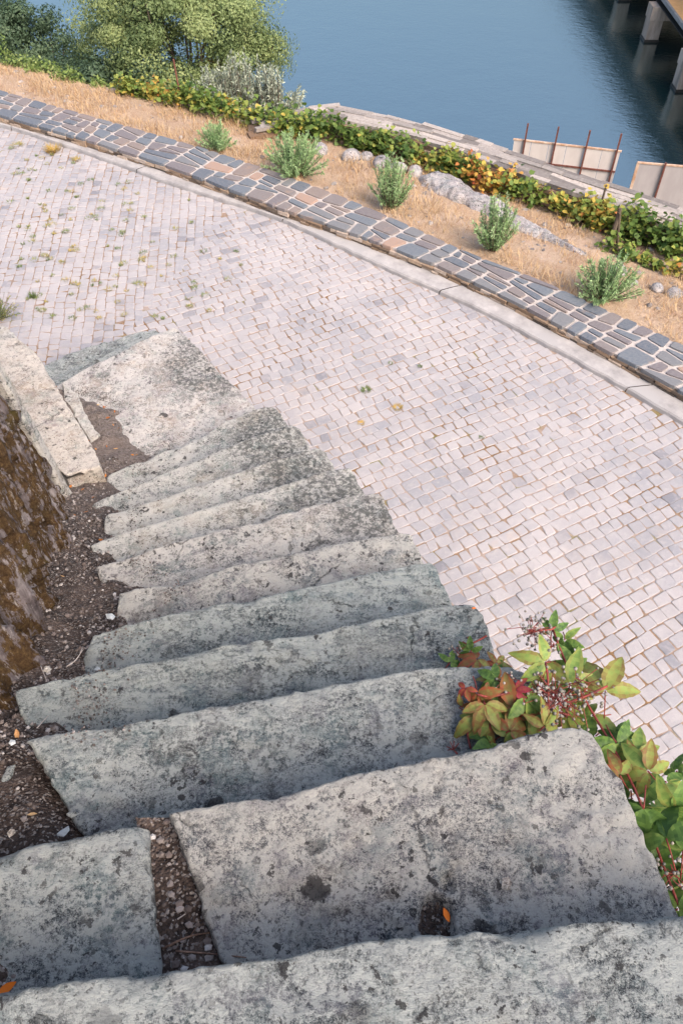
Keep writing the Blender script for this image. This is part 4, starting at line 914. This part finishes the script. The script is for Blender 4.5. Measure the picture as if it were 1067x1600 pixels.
# ------------------------------------------------------------------ bridge
def bridge():
    root = empty('road_bridge', (24, 55, -16), 'road bridge on concrete piers crossing the dark water at the upper right', 'bridge'); root['_world'] = 1
    x0 = BX; Z = -13.55
    def bx(name, xa, xb, ya, yb, za, zb, mat, par=root):
        mb = MB(); mb.box(((xa+xb)/2, (ya+yb)/2, (za+zb)/2), xb-xa, yb-ya, zb-za); return mb.build(name, mat, par)
    bx('deck_beam', x0, x0+.16, 30, 140, Z-.02, Z+.22, M['beam'])
    bx('walkway', x0+.163, x0+1.35, 30, 140, Z-.10, Z+.20, M['ochre'])
    bx('kerb_edge', x0+1.353, x0+1.5, 30, 140, Z-.1, Z+.34, M['rail'])
    bx('roadway', x0+1.503, x0+9, 30, 140, Z-.30, Z+.23, M['asphalt'])
    bx('soffit', x0+.01, x0+8.99, 30.1, 139.9, Z-.35, Z-.305, M['girder'])
    for y in np.arange(42.9, 130, 7.82):
        pr = bx('pier', PX, PX+.88, y, y+1.0, -17, Z-.36, M['concrete'])
        mb = MB(); mb.box((PX+.44, y+.5, -16.05), .98, 1.1, .4); mb.build('footing', M['dark_concrete'], pr)
        bx('pier_head', PX-.05, PX+8, y-.06, y+1.06, Z-1.15, Z-.355, M['concrete'])
        bx('pier', PX+6.2, PX+7.1, y, y+1.0, -17, Z-1.16, M['concrete'])
    bx('girder', x0+2.3, x0+2.6, 30, 140, Z+.24, GT, M['girder'])
    for y in np.arange(31, 139, 2.6): bx('girder_rib', x0+2.15, x0+2.297, y, y+.14, Z+.24, GT-.05, M['girder'])
BX = 20.75; PX = 20.33; GT = -8.0
bridge()

# ------------------------------------------------------------------ creeper on the outer edge of the stairs
def leaflet(V, Fc, A, o, d, nr, L, W_, age, droop):
    s = np.cross(nr, d); n0 = len(V); st = 10; tipdir = d
    for i in range(st+1):
        t = i/st; w_ = W_*(math.sin(math.pi*min(1, t*.99+.01)**.85)**.8)*.5; w_ *= 1+(.045 if i % 2 else -.045); ctr = o+d*L*t-nr*droop*L*t*t
        for k in (-1, -.5, 0, .5, 1):
            V.append(tuple(ctr+s*w_*k+nr*abs(k)*w_*.35-nr*.12*w_*k*k))
    for i in range(st):
        for k in range(4):
            q = n0+i*5+k; Fc.append((q, q+1, q+6, q+5)); A.append(min(1, max(0, age+(.14 if k in (0, 3) else 0)*(1 if age > .2 else .35)+.05*math.sin(i*2.1+k)+random.gauss(0, .02))))
def creeper(label, leaves, berries, stems, seed):
    random.seed(seed); r_ = np.random.default_rng(seed); q = at(*leaves[0][:2], z=leaves[0][4]); root = empty('creeper', (q.x, q.y, q.z), label, 'climbing plant', 'red-tinged creepers on the stairs'); root['_world'] = 1
    V = []; Fc = []; A = []; mb = MB(); camp = np.array([0, 0, ZC])
    leaves = leaves+[(x+random.uniform(-28, 28), y+random.uniform(-24, 24), sp*.62, min(.8, max(0, ag+random.gauss(0, .12))), z-.025, 5) for (x, y, sp, ag, z, cn) in leaves if sp > 60 and random.random() < .4]
    for (x, y, span, age, z, cnt) in leaves:
        c = np.array(at(x, y, z=z)); dist = np.linalg.norm(camp-c); rad = span/2/F_PX*dist*.98*1.02; tc = (camp-c)/dist
        nr = tc*.75+np.array([0, 0, .6])+r_.normal(size=3)*.42; nr /= np.linalg.norm(nr); d0 = r_.normal(size=3); d0 -= nr*d0.dot(nr); d0 /= np.linalg.norm(d0); s0 = np.cross(nr, d0)
        for k in range(cnt):
            a = (k-(cnt-1)/2)*math.radians(58)+r_.normal()*.12; d = d0*math.cos(a)+s0*math.sin(a)+nr*r_.uniform(-.12, .25); d /= np.linalg.norm(d); n2 = nr-d*nr.dot(d); n2 /= np.linalg.norm(n2)
            L = rad*(1.05-.14*abs(k-(cnt-1)/2)); leaflet(V, Fc, A, c+d*.004, d, n2, L, L*.5, age+r_.normal()*.07, r_.uniform(.2, .85))
        tail = c-d0*rad*.6-np.array([0, 0, .02])-nr*.02; mb.tube([c, (c+tail)/2-nr*.004, tail], [.0022, .0018, .0016], 5)
    for P in stems:
        pts = [np.array(at(x, y, z=z)) for x, y, z in P]; mb.tube([tuple(p) for p in resample(smoothpoly(pts, 2), 14)], .0034, 6)
    mb.build('stems', M['redstem'], root, True)
    link('leaves', mesh(V, Fc, True, {'age': A}), M['creeper'], root)
    if berries:
        mb = MB(); ms = MB()
        for (x, y, sp, cnt, z) in berries:
            c = np.array(at(x, y, z=z)); rr = sp/2/F_PX*2.3
            for k in range(cnt):
                p = c+r_.normal(size=3)*rr*np.array([.55, .55, .45]); mb.blob(tuple(p), r_.uniform(.0038, .0058), 1, 1, 1, 5, 7, .5, .03)
                if k % 2 == 0: ms.tube([tuple(c+r_.normal(size=3)*rr*.2), tuple((c+p)/2+r_.normal(size=3)*.004), tuple(p)], .0011, 4)
        mb.build('berries', M['berry'], root, True); ms.build('berry_stalks', M['redstem'], root)
z13, z12, z11 = 13*RISE, 12*RISE, 11*RISE
creeper('long creeper with yellow-green leaves and dark berries trailing down the outer edge of the stairs',
 [(862, 985, 52, .12, 2.78, 5), (882, 1000, 60, .15, 2.76, 5), (893, 1040, 66, .10, 2.76, 5), (852, 1035, 90, .36, 2.80, 4), (890, 1068, 96, .27, 2.78, 5), (945, 1080, 120, .36, 2.80, 4), (925, 1118, 96, .24, 2.74, 5), (885, 1120, 66, .30, 2.72, 5), (905, 1100, 70, .12, 2.70, 5),
  (962, 1160, 96, .14, 2.78, 5), (992, 1180, 90, .20, 2.76, 5), (968, 1212, 70, .55, 2.80, 4), (1012, 1205, 90, .34, 2.80, 5), (1040, 1222, 84, .24, 2.76, 5), (1005, 1262, 112, .04, 2.86, 3), (1052, 1262, 96, .16, 2.82, 5), (1040, 1310, 120, .08, 2.86, 4), (1015, 1345, 84, .02, 2.76, 5), (1066, 1330, 96, .12, 2.82, 5), (1045, 1385, 90, .03, 2.78, 5), (1058, 1420, 90, .12, 2.80, 5), (1090, 1290, 110, .12, 2.8, 5), (1100, 1390, 110, .1, 2.8, 5),
  (930, 1150, 70, .05, 2.66, 5), (985, 1235, 80, .03, 2.68, 5), (1035, 1285, 90, .03, 2.68, 5), (800, 1062, 70, .42, 2.68, 3), (835, 1052, 60, .30, 2.70, 3)],
 [(832, 985, 60, 46, 2.80), (872, 1092, 90, 95, 2.80), (845, 1080, 70, 50, 2.76), (905, 1075, 60, 34, 2.82), (1050, 1360, 60, 26, 2.84), (862, 1010, 40, 20, 2.78)],
 [[(862, 980, 2.78), (880, 1030, 2.78), (905, 1080, 2.76), (935, 1130, 2.76), (965, 1180, 2.76), (1000, 1250, 2.8), (1030, 1340, 2.8), (1070, 1440, 2.8)], [(870, 975, 2.79), (862, 985, 2.79), (825, 985, 2.80)], [(857, 1120, 2.78), (856, 1060, 2.82), (852, 1035, 2.82)], [(880, 1100, 2.8), (915, 1088, 2.82), (948, 1072, 2.82)], [(900, 1120, 2.72), (860, 1110, 2.74), (830, 1080, 2.76)]], 5)
creeper('bushy creeper clump with red and orange leaves in the corner of the third step',
 [(745, 1082, 92, .60, z12+.07, 4), (728, 1075, 40, .88, z12+.075, 4), (742, 1118, 96, .50, z12+.05, 4), (765, 1132, 96, .34, z12+.05, 5), (800, 1105, 96, .58, z12+.06, 5), (822, 1090, 96, .16, z12+.08, 4), (835, 1118, 80, .20, z12+.05, 5), (795, 1142, 80, .52, z12+.05, 5), (765, 1160, 60, .10, z12+.03, 5), (722, 1105, 48, .48, z12+.02, 3), (805, 1078, 46, .85, z12+.085, 4), (775, 1062, 64, .14, z12+.06, 4), (850, 1135, 70, .42, z12+.07, 4), (785, 1120, 80, .06, z12+.03, 5), (820, 1140, 80, .04, z12+.03, 5), (757, 1100, 80, .45, z12+.08, 4)],
 [(790, 1068, 50, 14, z12+.07)], [[(735, 1170, z12+.01), (728, 1140, z12+.02), (740, 1118, z12+.05)], [(795, 1082, z12+.08), (765, 1090, z12+.08), (745, 1085, z12+.08)], [(812, 1150, z12+.03), (790, 1140, z12+.04), (775, 1133, z12+.05)], [(800, 1105, z12+.06), (830, 1120, z12+.04), (870, 1130, z12+.02)]], 8)
creeper('small creeper sprig with one orange leaf growing from the fourth step',
 [(745, 1030, 62, .62, z11+.05, 5), (735, 1018, 44, .10, z11+.05, 4), (702, 1036, 44, .10, z11+.03, 4), (775, 1038, 44, .60, z11+.03, 4), (722, 1035, 40, .08, z11+.02, 5), (790, 1040, 36, .12, z11+.03, 3)],
 [(715, 1020, 40, 14, z11+.04)], [[(735, 1020, z11+.05), (738, 1005, z11+.05), (730, 995, z11+.06)], [(738, 1005, z11+.05), (752, 998, z11+.05), (760, 993, z11+.06)], [(735, 1010, z11+.05), (722, 1003, z11+.05)]], 11)
# tiny red sprig at the foot of the top block
random.seed(77)
q = at(708, 1172, z=z12+.01); mb = MB()
for k in range(7): a = random.random()*6.28; mb.tube([tuple(q), (q.x+.012*math.cos(a), q.y+.012*math.sin(a), q.z+.012), (q.x+.02*math.cos(a), q.y+.02*math.sin(a), q.z+.016)], .0014, 4)
tag(mb.build('red_sprig', M['redstem']), 'tiny crimson sprig at the back of the third step', 'sprig')

# ------------------------------------------------------------------ small things: weeds, leaves, twigs, chips
def tuft(p, r, h, n, age, label, grp=None, seed=0, name='weed_tuft'):
    r_ = np.random.default_rng(seed); V = []; 
    for k in range(n):
        a = r_.random()*6.28; q = r_.random()**.7*r; hh = h*r_.uniform(.4, 1); w_ = .003; bx, by = math.cos(a)*q*.6, math.sin(a)*q*.6; b = a+r_.normal()*.8
        V += [(bx-w_*math.sin(b), by+w_*math.cos(b), -.005), (bx+w_*math.sin(b), by-w_*math.cos(b), -.005), (bx+math.cos(b)*r*.6, by+math.sin(b)*r*.6, hh)]
    o = link(name, polys(np.array(V), 3, {'rnd': np.clip(age+r_.normal(size=n)*.12, 0, 1)}), M['weed']); o.location = p; return tag(o, label, 'weed', grp)
for i, (x, y, r, h, n, age, lb) in enumerate([(84, 236, .13, .09, 260, .95, 'largest dry orange grass tuft, near the kerb at upper left'), (120, 250, .08, .04, 90, .85, 'small dry tuft right of the largest orange tuft'), (28, 227, .10, .03, 90, .8, 'flat dry tuft at upper left beside the kerb'), (52, 464, .05, .07, 90, .15, 'bright green weed alone in the cobbles at left'), (572, 610, .055, .025, 120, .35, 'green weed patch in the middle of the cobbles'), (621, 637, .055, .02, 110, .92, 'dry brown weed patch right of the green one in mid cobbles'), (564, 661, .04, .012, 60, 1, 'rusty scrap of dead weed below the green patch'), (752, 684, .03, .02, 40, .2, 'tiny green weed at right of mid cobbles'), (656, 573, .03, .02, 40, .25, 'tiny green weed above the middle of the cobbles'), (610, 568, .03, .02, 40, .3, 'tiny green weed left of another above mid cobbles')]):
    q = at(x, y, z=0); tuft((q.x, q.y, 0), r, h, n, age, lb, seed=i)
q = at(6, 498, z=.0); stem_shrub('roadside_weed', 'olive green weed bush at the left edge beside the pale block', (q.x-.08, q.y, 0), .24, .26, 60, 18, .03, .3, M['weed'], 33, cat='weed')
for i in range(150):
    x = abs(random.gauss(0, 150))+random.uniform(0, 60); y = random.uniform(225, 500)
    if x > 420: continue
    q = at(x, y, z=0)
    if side(KERB, q.x, q.y) > -.1: continue
    tuft((q.x, q.y, 0), random.uniform(.025, .06), .025, 36, random.choice((.25, .45, .55, .7, .8)), 'small weed growing in the joints of the cobbles at upper left', 'small weeds in the cobble joints', 200+i)
# dead leaves (a curled oval blade) and twigs
def dead(p, L, rz, mat, rnd, label, grp=None, curl=.3, tl=(0, 0)):
    V = []; Fc = []
    for i in range(6):
        t = i/5; w_ = L*.22*math.sin(math.pi*min(.98, t*.93+.04)); 
        for k in (-1, 0, 1): V.append(((t-.5)*L, k*w_, abs(k)*w_*.5+curl*L*(t-.5)**2+.002))
    for i in range(5):
        for k in range(2): q = i*3+k; Fc.append((q, q+1, q+4, q+3))
    o = link('fallen_leaf', mesh(V, Fc, True, {'rnd': [rnd]*len(Fc)}), mat); o.location = p; o.rotation_euler = (tl[0], tl[1], rz); return tag(o, label, 'leaf', grp)
q = at(697, 1430, z=z13-.008); dead(tuple(q), .030, 1.9, M['orangeleaf'], .5, 'bright orange leaf in the dark hollow of the second slab', None, .1)
q = at(12, 1545, z=z13+.05); dead(tuple(q), .040, .6, M['orangeleaf'], .5, 'bright orange leaf in the gravel at the bottom left corner', None, .3)
q = at(740, 951, z=z11+.01); dead(tuple(q), .016, .1, M['orangeleaf'], .5, 'small yellow-orange leaf at the tip of the fourth step')
random.seed(21)
for k in range(46):
    i = random.choice((random.randrange(170, 245), random.randrange(150, 290), random.randrange(0, 300))); j = random.randrange(3, 40); p = SOIL[i, j]
    if k > 30: i = random.randrange(215, 262); j = random.randrange(22, 40); p = SOIL[i, j]
    dead((p[0], p[1], p[2]+.006), random.uniform(.018, .036), random.random()*6.28, M['deadleaf'], random.random(), 'dry fallen leaf lying on the gravel strip left of the steps', 'dry leaves on the gravel', random.uniform(.2, .8), (random.gauss(0, .3), random.gauss(0, .3)))
def twig(pts, r, label, mat='twig', grp=None):
    P = [Vector(p) for p in pts]; o0 = P[0].copy(); mb = MB(); Q = resample(smoothpoly([tuple(p-o0) for p in P], 1), 10); mb.tube([tuple(x) for x in Q], [r*(1-.5*i/9) for i in range(10)], 5)
    if len(P) > 2: k = Vector(Q[5]); mb.tube([k, k+Vector((.012, .016, .008))], [r*.6, r*.3], 4)
    o = mb.build('twig', M[mat], None, True); o.location = o0; return tag(o, label, 'twig', grp)
zc = z13-.045
twig([at(255, 1482, z=zc), at(295, 1462, z=zc+.02), at(335, 1456, z=zc+.01)], .0030, 'dark twig crossing the crack left of the second slab')
twig([at(275, 1486, z=zc+.01), at(330, 1490, z=zc+.02), at(385, 1496, z=z13+.004)], .0026, 'reddish twig reaching from the crack onto the second slab')
twig([at(278, 1436, z=zc+.01), at(290, 1428, z=zc+.02)], .002, 'short pale twig deep in the crack', 'palestem')
def zsoil(x, y, k): return at(x, y, z=RISE*(k-.38)+.03)
twig([zsoil(104, 1042, 10.7), zsoil(122, 1030, 10.7), zsoil(130, 1010, 10.5)], .0022, 'curved pale straw on the gravel between rock wall and fifth step', 'palestem')
twig([zsoil(64, 1040, 10.8), zsoil(74, 1065, 11)], .0018, 'thin pale straw at the foot of the rock wall', 'palestem')
twig([zsoil(58, 1138, 11.7), zsoil(76, 1118, 11.6)], .0018, 'thin pale straw beside the left end of the third step', 'palestem')
def chip(x, y, k, r, sx, rz, mat, label, z=None):
    q = at(x, y, z=(RISE*(k-.40)+.03) if z is None else z); mb = MB(); mb.blob((0, 0, 0), r*.75, sx, 1, .4, 4, 5, .9, .3, rz); o = mb.build('stone_chip', mat, None, False); o.location = q; tag(o, label, 'stone')
M['chip'] = mk_simple('pale_chip', (.34, .38, .40), (.52, .55, .56), 20, 4, .9, .3, .004)
chip(173, 963, 9.4, .020, 1.5, -.6, M['chip'], 'flat pale blue-grey stone chip on the gravel by the sixth step')
chip(12, 1213, 12, .022, 2.2, 1.4, M['stone_mid'], 'elongated grey slate fragment at the left edge')
chip(113, 1272, 12.6, .016, 1.3, .2, M['stone_mid'], 'rounded grey stone against the left end of the third step')
chip(153, 1045, 10.6, .012, 1.5, .1, M['chip'], 'small pale stone at the left end of the fifth step')
chip(75, 1045, 10.9, .022, .8, .5, M['stone_pale'], 'whitish stone chip at the foot of the rock wall')
chip(50, 1085, 11, .020, 1.5, .1, M['stone_mid'], 'grey slate fragment in the soil next to the rock wall')
chip(20, 1160, 12, .012, 1.2, .1, M['chip'], 'small white stone in the soil left of the third step')
chip(18, 1300, 12.8, .015, 1.1, .1, M['stone_cream'], 'small tan stone above the left block of the second step')
chip(158, 700, 3.4, .022, 1.3, .4, M['chip'], 'white stone chip among red leaves by the cream block')
chip(100, 1300, 12.4, .014, 1.7, .5, M['chip'], 'pale wedge of stone behind the left block of the second step')
chip(791, 1380, 13, .020, 1.0, .6, M['stone_cream'], 'flat pinkish chip lying on the second slab', z13+.007)

mb = MB(); random.seed(5)
for k in range(260):
    a = random.random()*6.28; q = random.random()**.6; x = .205+.045*q*math.cos(a); y = .425+.06*q*math.sin(a); r = random.choice((.0025, .004, .006)); mb.blob((x, y, z13-.022+.003*random.random()), r, 1.2, 1, .7, 3, 5, random.random()**3)
tag(mb.build('hollow_grit', M['soil']), 'dark grit lying in the hollow of the second slab around the orange leaf', 'grit', kind='stuff')
